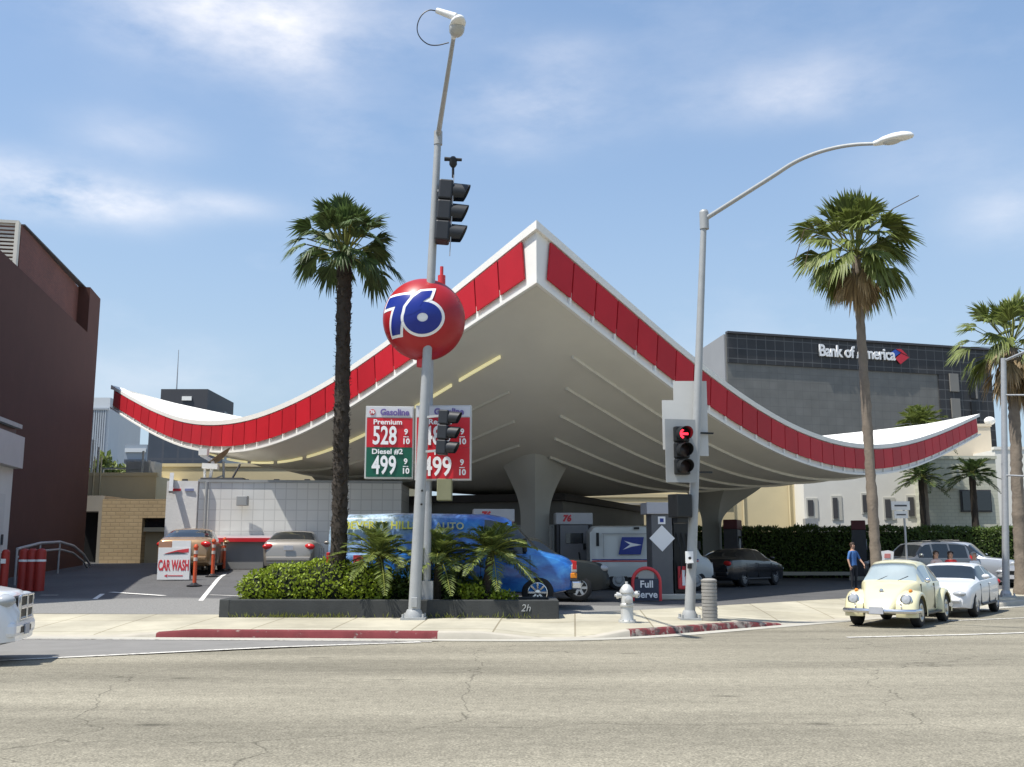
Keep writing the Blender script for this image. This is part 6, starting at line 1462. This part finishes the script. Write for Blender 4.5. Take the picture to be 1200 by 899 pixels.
# --- generic modern sedan
def sedan(name, label, loc, rz, pm, L=4.5, H=1.42, W=1.8, hood=.98, coupe=False, tail=True, low=None, wb=2.7, R=.325, rear_h=1.06, plates=True, cat='car', group=None):
    k = L / 4.5; hw_ = W / 2
    sp = dict(x=(-L / 2, L / 2), top=[(-2.25 * k, .72), (-2.20 * k, rear_h - .08), (-2.0 * k, rear_h), (-1.55 * k, rear_h + .03), (-1.15 * k, H * .89), (-.75 * k, H * .975), (-.25 * k, H), (.25 * k, H * .985), (.42 * k, H * .955), (1.05 * k, hood + .02), (1.2 * k, hood - .02), (1.7 * k, hood - .09), (2.0 * k, hood - .16), (2.17 * k, hood - .23), (2.235 * k, hood - .33), (2.25 * k, hood - .50)],
              belt=[(-2.25 * k, .66), (-2.15 * k, rear_h - .10), (-1.5 * k, rear_h - .07), (.9 * k, hood - .06), (1.5 * k, hood - .13), (2.0 * k, hood - .23), (2.18 * k, hood - .32), (2.25 * k, .46)], hw=[(-2.25 * k, hw_ * .78), (-2.1 * k, hw_ * .90), (-1.5 * k, hw_ * .985), (-.5 * k, hw_), (.8 * k, hw_ * .995), (1.5 * k, hw_ * .965), (2.0 * k, hw_ * .93), (2.17 * k, hw_ * .84), (2.25 * k, hw_ * .74)],
              bot=[(-2.25 * k, .36), (-1.9 * k, .24), (1.9 * k, .20), (2.25 * k, .26)], tumble=.42, ws=(.44 * k, 1.05 * k), rw=(-1.52 * k, -.80 * k), side=[(-1.18 * k, -.22 * k), (-.14 * k, .78 * k)] if not coupe else [(-1.1 * k, -.40 * k), (-.33 * k, .78 * k)], R=R, track=hw_ - .13, xf=wb / 2 + .02, xr=-wb / 2 + .02, paint=pm)
    t = thing(name, label, cat, loc, rz, group); car_body(t, sp)
    for s in (-1, 1):
        ell_part('headlight', M['lens'], t, (2.155 * k, s * hw_ * .64, hood - .345), (.12, .20, .075), rotz(-s * .40))
        ell_part('fog_lamp', M['lens'], t, (2.17 * k, s * hw_ * .52, .36), (.05, .09, .05))
        ell_part('taillight', M['redlens'], t, (-2.16 * k, s * hw_ * .72, rear_h - .20), (.10, .20, .10), rotz(s * .35))
        seam(t, [-.18 * k, .88 * k] + ([-1.1 * k] if not coupe else []), .30, hood - .12, sp, s)
        bx('door_handle', pm, t, (-.35 * k, s * hw_ * .995, rear_h - .20), (.18, .035, .035))
        mirror(t, sp, .74 * k, hood + .07, pm, s)
        bx('side_strip', M['darkgrey'], t, (-.2 * k, s * (hw_ * .985), .30), (2.0 * k, .03, .06))
    gr = bx('grille', M['black'], t, (2.225 * k, 0, hood - .37), (.10, hw_ * .70, .13)); 
    for s in (-1, 1): bx('grille_ring', M['chrome'], gr, (2.278 * k, s * hw_ * .18, hood - .37), (.012, hw_ * .05, .12), .01)
    bx('lower_intake', M['black'], t, (2.235 * k, 0, .31), (.08, hw_ * .95, .10)); bx('bumper', pm, t, (2.235 * k, 0, .44), (.16, hw_ * 1.45, .11), .045); bx('bumper', pm, t, (-2.23 * k, 0, .50), (.14, hw_ * 1.6, .16), .05)
    if plates: plate(t, 2.33 * k, .44, 1); plate(t, -2.29 * k, rear_h - .24, -1)
    wheels(t, sp, 5 if coupe else 9); return t
sedan('sedan', 'white two door sedan following the cream vintage car at the kerb', (12.16, 28.74, 0), HD(-.574, -.819), paint('white_silver_paint', (.66, .67, .69)), L=4.45, H=1.38, W=1.76, coupe=True, hood=.95, rear_h=1.02)
bp = paint('beige_silver_paint', (.30, .275, .24), .3)
g = gp(346, 36.1); sedan('sedan', 'silver grey sedan parked tail first before the tiled car wash wall', g, HD(-.10, .99), bp, L=4.45, H=1.46, W=1.82, rear_h=1.10)
gdp = paint('gold_paint', (.33, .205, .10), .30)
g = gp(226, 36.2); sedan('sedan', 'gold sedan with tinted rear window waiting behind the white car wash board', g, HD(-.16, .98), gdp, L=4.6, H=1.52, W=1.86, rear_h=1.16)
bkp = paint('black_paint', (.014, .015, .018), rough=.22)
g = gp(866, 40.0); sedan('sedan', 'black sedan parked between the right column and the hedge', g, HD(.62, .78), bkp, L=4.8, H=1.42, W=1.82)
g = gp(1232, 41.5); sedan('sedan', 'dark car with pale front just entering at the right edge', g, HD(-.9, -.43), paint('pearl_paint', (.30, .31, .32), .3), L=4.6, H=1.45)
# --- SUVs
def suv(name, label, loc, rz, pm, L=4.6, H=1.74, W=1.84, hood=1.10, rack=True, wb=2.68, R=.36, cross=False, truck=False):
    k = L / 4.6; hw_ = W / 2
    sp = dict(x=(-L / 2, L / 2), top=[(-2.3 * k, 1.0), (-2.26 * k, H * .66), (-2.05 * k, H * .955), (-1.6 * k, H * .985), (-.4 * k, H), (.25 * k, H * .975), (.40 * k, H * .94), (1.0 * k, hood + .03), (1.15 * k, hood), (1.7 * k, hood - .05), (2.12 * k, hood - .12), (2.24 * k, hood - .22), (2.3 * k, hood - .50)],
              belt=[(-2.3 * k, .85), (-2.2 * k, 1.05), (.95 * k, hood - .04), (1.6 * k, hood - .10), (2.1 * k, hood - .22), (2.3 * k, .58)], hw=[(-2.3 * k, hw_ * .86), (-2.0 * k, hw_ * .97), (.9 * k, hw_), (1.7 * k, hw_ * .97), (2.1 * k, hw_ * .90), (2.3 * k, hw_ * .70)],
              bot=[(-2.3 * k, .42), (-1.9 * k, .28), (1.9 * k, .26), (2.3 * k, .34)], tumble=.24, ws=(.42 * k, 1.0 * k), rw=(-2.22 * k, -2.06 * k), side=[(-1.95 * k, -1.05 * k), (-.96 * k, -.10 * k), (0, .78 * k)], R=R, track=hw_ - .13, xf=wb / 2 + .06, xr=-wb / 2 + .02, paint=pm)
    t = thing(name, label, 'car', loc, rz); car_body(t, sp)
    for s in (-1, 1):
        hl = ell_part('headlight', M['lens'], t, (2.12 * k, s * hw_ * .72, hood - .25), (.16, .17, .10), rotz(-s * .5))
        ell_part('taillight', M['redlens'], t, (-2.24 * k, s * hw_ * .82, 1.0), (.08, .09, .22)); ell_part('fog_lamp', M['lens'], t, (2.26 * k, s * hw_ * .55, .46), (.04, .08, .05))
        seam(t, [-1.0 * k, -.05 * k, .88 * k], .36, hood - .12, sp, s); bx('door_handle', pm, t, (-.25 * k, s * hw_ * .998, hood - .18), (.18, .035, .04)); mirror(t, sp, .78 * k, hood + .08, pm, s, (.16, .22, .17))
        if rack: b = MB(); b.tube([(-1.9 * k, s * hw_ * .66, H * .985 + .03), (-.2 * k, s * hw_ * .66, H + .04)], .022, 6); b.build('roof_rail', M['black'], t)
        bx('sill', M['darkgrey'], t, (0, s * hw_ * .97, .34), (2.0 * k, .05, .12))
    if cross:
        # the grille has bold cross bars
        gr = bx('grille', M['black'], t, (2.245 * k, 0, hood - .36), (.12, hw_ * .92, .34), .03)
        bx('grille_bar', M['chrome'], gr, (2.31 * k, 0, hood - .36), (.03, hw_ * .92, .06)); bx('grille_bar', M['chrome'], gr, (2.312 * k, 0, hood - .36), (.03, .07, .36)); bx('grille_bar', M['chrome'], gr, (2.305 * k, 0, hood - .185), (.04, hw_ * .96, .03)); bx('grille_bar', M['chrome'], gr, (2.305 * k, 0, hood - .54), (.04, hw_ * .9, .03))
        for s in (-1, 1): bx('grille_bar', M['chrome'], gr, (2.295 * k, s * hw_ * .47, hood - .36), (.05, .03, .36))
    else: bx('grille', M['black'], t, (2.24 * k, 0, hood - .33), (.10, hw_ * .9, .16))
    bx('bumper', pm, t, (2.21 * k, 0, .52), (.22, hw_ * 1.6, .24), .07); bx('bumper', M['darkgrey'], t, (-2.25 * k, 0, .55), (.16, hw_ * 1.75, .26), .05); bx('lower_intake', M['black'], t, (2.31 * k, 0, .50), (.03, hw_ * .8, .10)); plate(t, 2.335 * k, .50, 1)
    wheels(t, sp, 6); return t
h_ = Vector((.97, .24)).normalized(); fc = at(30, 720, 16.4)
suv('white_suv', 'white car with cross bar grille entering the road at the left frame edge', (fc.x - h_.x * 2.3, fc.y - h_.y * 2.3, 0), HD(h_.x, h_.y), paint('bright_white_paint', (.74, .75, .77)), L=4.6, H=1.72, W=1.86, hood=1.20, rack=False, cross=True)
g = gp(619, 29.35); g.x = .42; suv('dark_suv', 'dark grey sport utility vehicle behind the blue van hood', g, 0.02, mat('dark_grey_green_paint', (.018, .021, .02), .4, .05, 1.2, spec=.4), L=4.5, H=1.76, W=1.8, hood=1.14)
g = gp(1128, 44.5); suv('silver_suv', 'silver sport utility vehicle with white door frame and roof rails before the hedge', g, HD(.82, -.57), paint('silver_paint', (.45, .47, .50), .4), L=4.5, H=1.78)
g = gp(1076, 43.2); suv('grey_suv', 'grey sport utility vehicle with dark windows behind the cream vintage car roof', g, HD(-.9, -.35), paint('mid_grey_paint', (.16, .165, .17), .3), L=4.4, H=1.74)
# --- blue wrapped van
def wrap_material():
    m = paint('blue_landscape_wrap', (.05, .2, .6)); nt = m.node_tree; L = nt.links; bs = nt.nodes['Principled BSDF']; tc = [n for n in nt.nodes if n.type == 'TEX_COORD'][0]
    mp = nod(nt, 'ShaderNodeMapping'); mp.inputs['Scale'].default_value = (.55, .5, 1.1); mp.inputs['Rotation'].default_value = (0, .35, 0); L.new(tc.outputs['Object'], mp.inputs[0])
    n1 = nod(nt, 'ShaderNodeTexNoise', Scale=2.2, Detail=9, Roughness=.62, Distortion=.5); L.new(mp.outputs[0], n1.inputs['Vector'])
    sp = nod(nt, 'ShaderNodeSeparateXYZ'); L.new(tc.outputs['Object'], sp.inputs[0])
    cr = nod(nt, 'ShaderNodeValToRGB'); e = cr.color_ramp.elements; e[0].position = .30; e[0].color = (.012, .055, .25, 1); e[1].position = .72; e[1].color = (.24, .42, .68, 1); k = e.new(.48); k.color = (.022, .15, .50, 1); k = e.new(.60); k.color = (.05, .25, .60, 1)
    L.new(n1.outputs['Fac'], cr.inputs[0])
    # upper back corner of the print: pale sky with grey green hills
    a = nod(nt, 'ShaderNodeMath', operation='MULTIPLY_ADD'); a.inputs[1].default_value = -.42; L.new(sp.outputs[0], a.inputs[0]); L.new(sp.outputs[2], a.inputs[2])
    a2 = nod(nt, 'ShaderNodeMath', operation='ADD'); L.new(a.outputs[0], a2.inputs[0]); L.new(n1.outputs['Fac'], a2.inputs[1])
    mr = nod(nt, 'ShaderNodeMapRange'); mr.inputs[1].default_value = 2.5; mr.inputs[2].default_value = 3.3; L.new(a2.outputs[0], mr.inputs[0])
    x = nod(nt, 'ShaderNodeMix', data_type='RGBA'); L.new(mr.outputs[0], x.inputs[0]); L.new(cr.outputs[0], x.inputs[6])
    n2 = nod(nt, 'ShaderNodeTexNoise', Scale=3.2, Detail=7, Roughness=.65); L.new(tc.outputs['Object'], n2.inputs['Vector'])
    c2 = nod(nt, 'ShaderNodeValToRGB'); e = c2.color_ramp.elements; e[0].position = .40; e[0].color = (.12, .16, .14, 1); e[1].position = .58; e[1].color = (.42, .56, .72, 1); L.new(n2.outputs['Fac'], c2.inputs[0]); L.new(c2.outputs[0], x.inputs[7])
    L.new(x.outputs[2], bs.inputs['Base Color']); return m
wm = wrap_material()
t = thing('delivery_van', 'blue van with landscape print and yellow lettering parked behind the planter', 'van', (-1.45, 26.3, ground(-1.45, 26.3) - .0), -.03)
sp = dict(x=(-3.05, 3.05), top=[(-3.05, 1.9), (-3.0, 2.2), (-2.85, 2.30), (-1, 2.335), (.9, 2.30), (1.30, 2.22), (1.5, 2.10), (2.15, 1.40), (2.3, 1.36), (2.7, 1.28), (2.93, 1.17), (3.0, 1.05), (3.05, .80)],
          belt=[(-3.05, 1.2), (-2.9, 1.30), (2.0, 1.30), (2.5, 1.20), (2.9, 1.02), (3.05, .72)], hw=[(-3.05, .92), (-2.85, .99), (1.2, 1.0), (2.2, .98), (2.75, .93), (3.05, .80)], bot=[(-3.05, .48), (-2.5, .38), (2.5, .36), (3.05, .46)],
          tumble=.10, e=.16, ws=(1.46, 2.12), rw=(-3.04, -3.03), side=[(.80, 1.82)], R=.39, track=.86, xf=2.10, xr=-1.62, paint=wm, tw=.12, well=.09)
car_body(t, sp)
for s in (-1, 1):
    bx('headlight', M['lens'], t, (2.99, s * .74, .96), (.14, .26, .20), .03); bx('turn_signal', M['amber'], t, (2.98, s * .80, .79), (.16, .20, .13), .02); bx('side_marker', M['redlens'], t, (3.0, s * .93, 1.04), (.10, .03, .2), .01)
    seam(t, [.72, 1.92], .5, 1.28, sp, s); seam(t, [-.9, -2.2], .5, 1.28, sp, s); bx('door_handle', M['black'], t, (.92, s * .995, 1.12), (.18, .04, .06))
    bx('mirror', M['black'], t, (1.80, s * 1.10, 1.52), (.10, .24, .34), .03); bx('taillight', M['redlens'], t, (-3.03, s * .90, 1.1), (.08, .14, .5), .02)
bx('bumper', M['chrome'], t, (3.04, 0, .56), (.24, 1.84, .20), .04); bx('lower_valance', M['darkgrey'], t, (2.98, 0, .72), (.18, 1.78, .12), .02); bx('lower_valance', M['black'], t, (2.92, 0, .42), (.22, 1.5, .12), .02); bx('bumper', M['chrome'], t, (-3.08, 0, .58), (.20, 1.86, .2), .04); bx('grille', M['chrome'], t, (3.03, 0, .96), (.06, 1.1, .24), .02); plate(t, 3.17, .56, 1)
text('lettering', 'BEVERLY HILLS', .26, M['lettering_yellow'], t, (-1.75, -.935, 2.00), bold=.006, ext=.03, spacing=1.06, sx=1.0)
text('lettering', 'AUTO', .24, mat('lettering_pale_yellow', (.55, .56, .30), .5, .1, 3), t, (-.05, -.935, 1.98), bold=.004, ext=.03, spacing=1.1, sx=1.0)
b = MB(); b.box((-2.28, -.985, 1.05), (.24, .03, .46)); b.build('red_graphic', M['lettering_red'], t)
wheels(t, sp, 8, M['chrome'])
# --- mail truck
g = gp(764, 36.0); t = thing('mail_truck', 'boxy white mail truck with blue eagle emblem in the canopy shade', 'truck', g, 0.0)
mw = paint('mail_white_paint', (.56, .58, .56))
sp = dict(x=(-2.2, 1.95), top=[(-2.2, 1.9), (-2.17, 2.10), (-2.05, 2.18), (.9, 2.18), (1.12, 2.12), (1.2, 2.02), (1.55, 1.20), (1.62, 1.15), (1.85, 1.08), (1.95, .85)], belt=[(-2.2, 1.0), (1.4, 1.1), (1.8, .95), (1.95, .75)], hw=[(-2.2, .90), (-2.0, .95), (1.3, .95), (1.9, .88), (2.2, .78)], bot=[(-2.2, .5), (-1.8, .42), (2.2, .40)], tumble=.03, e=.07, ws=(1.17, 1.54), rw=(-2.19, -2.185), side=[(.62, 1.15)], R=.34, track=.80, xf=1.35, xr=-1.25, paint=mw, ang=30)
car_body(t, sp)
y = -.952
b = MB(); b.slab([(-1.25, y, 1.20), (-.50, y, 1.20), (-.38, y, 1.78), (-1.13, y, 1.78)], (0, -1, 0), .01); em = b.build('emblem', M['lettering_navy'], t)
b = MB(); b.slab([(-1.10, y - .012, 1.36), (-.80, y - .012, 1.46), (-.46, y - .012, 1.52), (-.78, y - .012, 1.58), (-1.06, y - .012, 1.66), (-.86, y - .012, 1.53)], (0, -1, 0), .006); b.build('eagle_mark', M['lettering_white'], em)
b = MB(); b.box((-1.05, y - .0, 1.90), (1.5, .02, .03)); b.box((-1.75, y, 1.5), (.02, .02, .8)); b.box((-.20, y, 1.5), (.03, .02, .8)); b.build('panel_trim', M['greypaint'], t)
b = MB(); b.box((-.35, y - .002, .98), (3.6, .016, .035)); b.build('red_stripe', M['lettering_red'], t); b = MB(); b.box((-.35, y - .002, 1.03), (3.6, .016, .03)); b.build('blue_stripe', M['lettering_navy'], t)
bx('door_seam', M['black'], t, (.50, y, 1.3), (.02, .02, 1.5), 0); bx('side_emblem', M['lettering_navy'], t, (.36, y - .01, 1.45), (.14, .02, .5), 0); bx('tail_lamp', M['black'], t, (-1.95, y, 1.7), (.10, .03, .45), .01); bx('vent', M['black'], t, (-.62, y + .05, 2.08), (.18, .1, .07), .01); bx('vent', M['black'], t, (.12, y, 1.72), (.08, .03, .32), .01)
bx('bumper', M['black'], t, (1.95, 0, .52), (.14, 1.7, .18), .03); bx('bumper', M['black'], t, (-2.22, 0, .50), (.14, 1.8, .16), .03); bx('mirror', M['black'], t, (1.45, -1.08, 1.5), (.08, .2, .3), .02)
for s in (-1, 1): ell_part('headlight', M['lens'], t, (1.92, s * .62, .82), (.05, .1, .1))
wheels(t, sp, hub=True, rim_m=M['greypaint'])
# ---------------------------------------------------------------- people
def person(label, loc, rz, H, shirt, trousers, hair, hairlen=.0, arms=((.10, .0), (.10, .0)), sleeve=.5):
    """one continuous skinned body; arms = (out, forward) swing of each arm"""
    t = thing('person', label, 'person', loc, rz); s = H / 1.75
    V = []; E = []; R = []
    def j(p, r, par=None):
        V.append(Vector(p) * s); R.append(r * s); i = len(V) - 1
        if par is not None: E.append((par, i))
        return i
    pel = j((0, 0, .95), .125); wa_ = j((0, 0, 1.10), .118, pel); ch = j((0, 0, 1.30), .135, wa_); sh = j((0, 0, 1.43), .10, ch); nk = j((0, .01, 1.50), .055, sh); hd0 = j((0, -.005, 1.58), .075, nk); hd1 = j((0, -.005, 1.66), .088, hd0); j((0, 0, 1.735), .055, hd1)
    for k, sx in enumerate((-1, 1)):
        ou, fw = arms[k]
        a = j((sx * .17, 0, 1.42), .062, sh); el = j((sx * (.20 + ou), -fw * .3, 1.14), .043, a); wr = j((sx * (.21 + ou * 1.1), -.05 - fw, .90 + fw * .5), .030, el); pm = j((sx * (.21 + ou * 1.1), -.07 - fw * 1.1, .82 + fw * .6), .034, wr)
        for q, (dx, ln) in enumerate(((-.030, .070), (-.010, .085), (.010, .082), (.028, .065))):
            f1 = j((sx * (.21 + ou * 1.1) + .3 * dx, -.07 - fw * 1.1 + dx, .80 + fw * .6), .010, pm); j((sx * (.205 + ou * 1.1) + .3 * dx, -.08 - fw * 1.1 + dx, .80 - ln + fw * .6), .008, f1)
        th = j((sx * (.21 + ou * 1.1) - sx * .03, -.10 - fw * 1.1, .82 + fw * .6), .011, pm); j((sx * (.21 + ou * 1.1) - sx * .035, -.125 - fw * 1.1, .785 + fw * .6), .009, th)
        hp = j((sx * .09, 0, .88), .098, pel); kn = j((sx * .10, -.01, .50), .062, hp); an = j((sx * .10, .02, .10), .042, kn); ft = j((sx * .105, -.04, .045), .042, an); j((sx * .11, -.15, .035), .034, ft)
    me = bpy.data.meshes.new('body'); me.from_pydata(V, E, []); o = bpy.data.objects.new('body', me); C.objects.link(o)
    sm = o.modifiers.new('s', 'SKIN'); sm.use_smooth_shade = True
    for i, v in enumerate(me.skin_vertices[0].data): v.radius = (R[i] * (1.25 if i in (pel, wa_, ch) else 1.0), R[i] * (.82 if i in (pel, wa_, ch, sh) else 1.0)); v.use_root = (i == 0)
    o.modifiers.new('u', 'SUBSURF').levels = 2
    bpy.context.view_layer.update()
    m2 = bpy.data.meshes.new_from_object(o.evaluated_get(bpy.context.evaluated_depsgraph_get())); o.modifiers.clear(); o.data = m2; m2.name = 'body'; o.parent = t
    m2.materials.clear()
    for m in (M['skin'], shirt, trousers, M['black']): m2.materials.append(m)
    for p in m2.polygons:
        c = p.center / s
        if c.z < .085: k = 3
        elif c.z < .93 and abs(c.x) < .20 and c.z < .95: k = 2
        elif c.z < 1.46 and (abs(c.x) < .19 or c.z > 1.42 - .52 * sleeve) and c.z > .9: k = 1
        else: k = 0
        p.material_index = k
    b = MB(); b.sphere((0, .012 * s, 1.685 * s), .102 * s, 18, 12, (1, 1.08, 1.0))
    bmesh.ops.delete(b.bm, geom=[v for v in b.bm.verts if v.co.y < -.045 * s and v.co.z < 1.72 * s or v.co.z < 1.62 * s], context='VERTS')
    if hairlen: b.sphere((0, .06 * s, (1.62 - hairlen / 2) * s), .09 * s, 14, 10, (1.0, .55, 1.0 + hairlen * 5))
    b.build('hair', hair, t, smooth=True)
    b = MB(); b.sphere((0, -.092 * s, 1.645 * s), .016 * s, 8, 6, (.8, 1, 1.3)); b.build('nose', M['skin'], t, smooth=True)
    b = MB()
    for sx in (-1, 1): b.sphere((sx * .032 * s, -.080 * s, 1.668 * s), .010 * s, 8, 6)
    b.build('eyes', M['black'], t, smooth=True)
    b = MB(); b.sphere((0, -.082 * s, 1.61 * s), .018 * s, 8, 6, (1.3, .4, .35)); b.build('mouth', mat('lips', (.35, .12, .11), .5, .05, 4), t, smooth=True)
    for sx in (-1, 1): b = MB(); b.sphere((sx * .088 * s, .0, 1.645 * s), .022 * s, 8, 6, (.4, .8, 1.2)); b.build('ear', M['skin'], t, smooth=True)
    return t
brown_hair = mat('brown_hair', (.05, .03, .02), .6, .2, 9); grey_hair = mat('grey_hair', (.30, .28, .26), .6, .2, 9)
dk = mat('dark_trousers', (.02, .022, .028), .8, .1, 5)
g = gp(1000, 37.2); person('person in a blue shirt and dark trousers standing by the fuel pump before the hedge', g, .5, 1.66, mat('blue_shirt', (.06, .16, .40), .8, .12, 5), dk, brown_hair, 0, ((.08, .05), (.10, .15)))
def stand(px, D):
    g = gp(px, D); g.z = .10; return g
person('person in a pale pink top with arms crossed left of the person in red', stand(1097.5, 32.6), .3, 1.57, mat('pale_pink_top', (.62, .46, .42), .8, .1, 5), mat('khaki_trousers', (.25, .21, .15), .8, .1, 5), brown_hair, .12, ((.06, .12), (.06, .12)), .9)
person('person with long dark hair in a bright red top beside the silver vehicle', stand(1114.5, 33.0), .1, 1.56, mat('bright_red_top', (.60, .03, .03), .8, .1, 5), dk, brown_hair, .16, ((.05, .02), (.05, .02)), .9)
person('person with grey hair in a white shirt behind the white sedan roof', stand(1142.0, 32.4), .4, 1.53, mat('white_shirt', (.74, .74, .74), .8, .06, 5), mat('grey_trousers', (.14, .14, .15), .8, .1, 5), grey_hair, 0, ((.08, .03), (.08, .03)), .9)
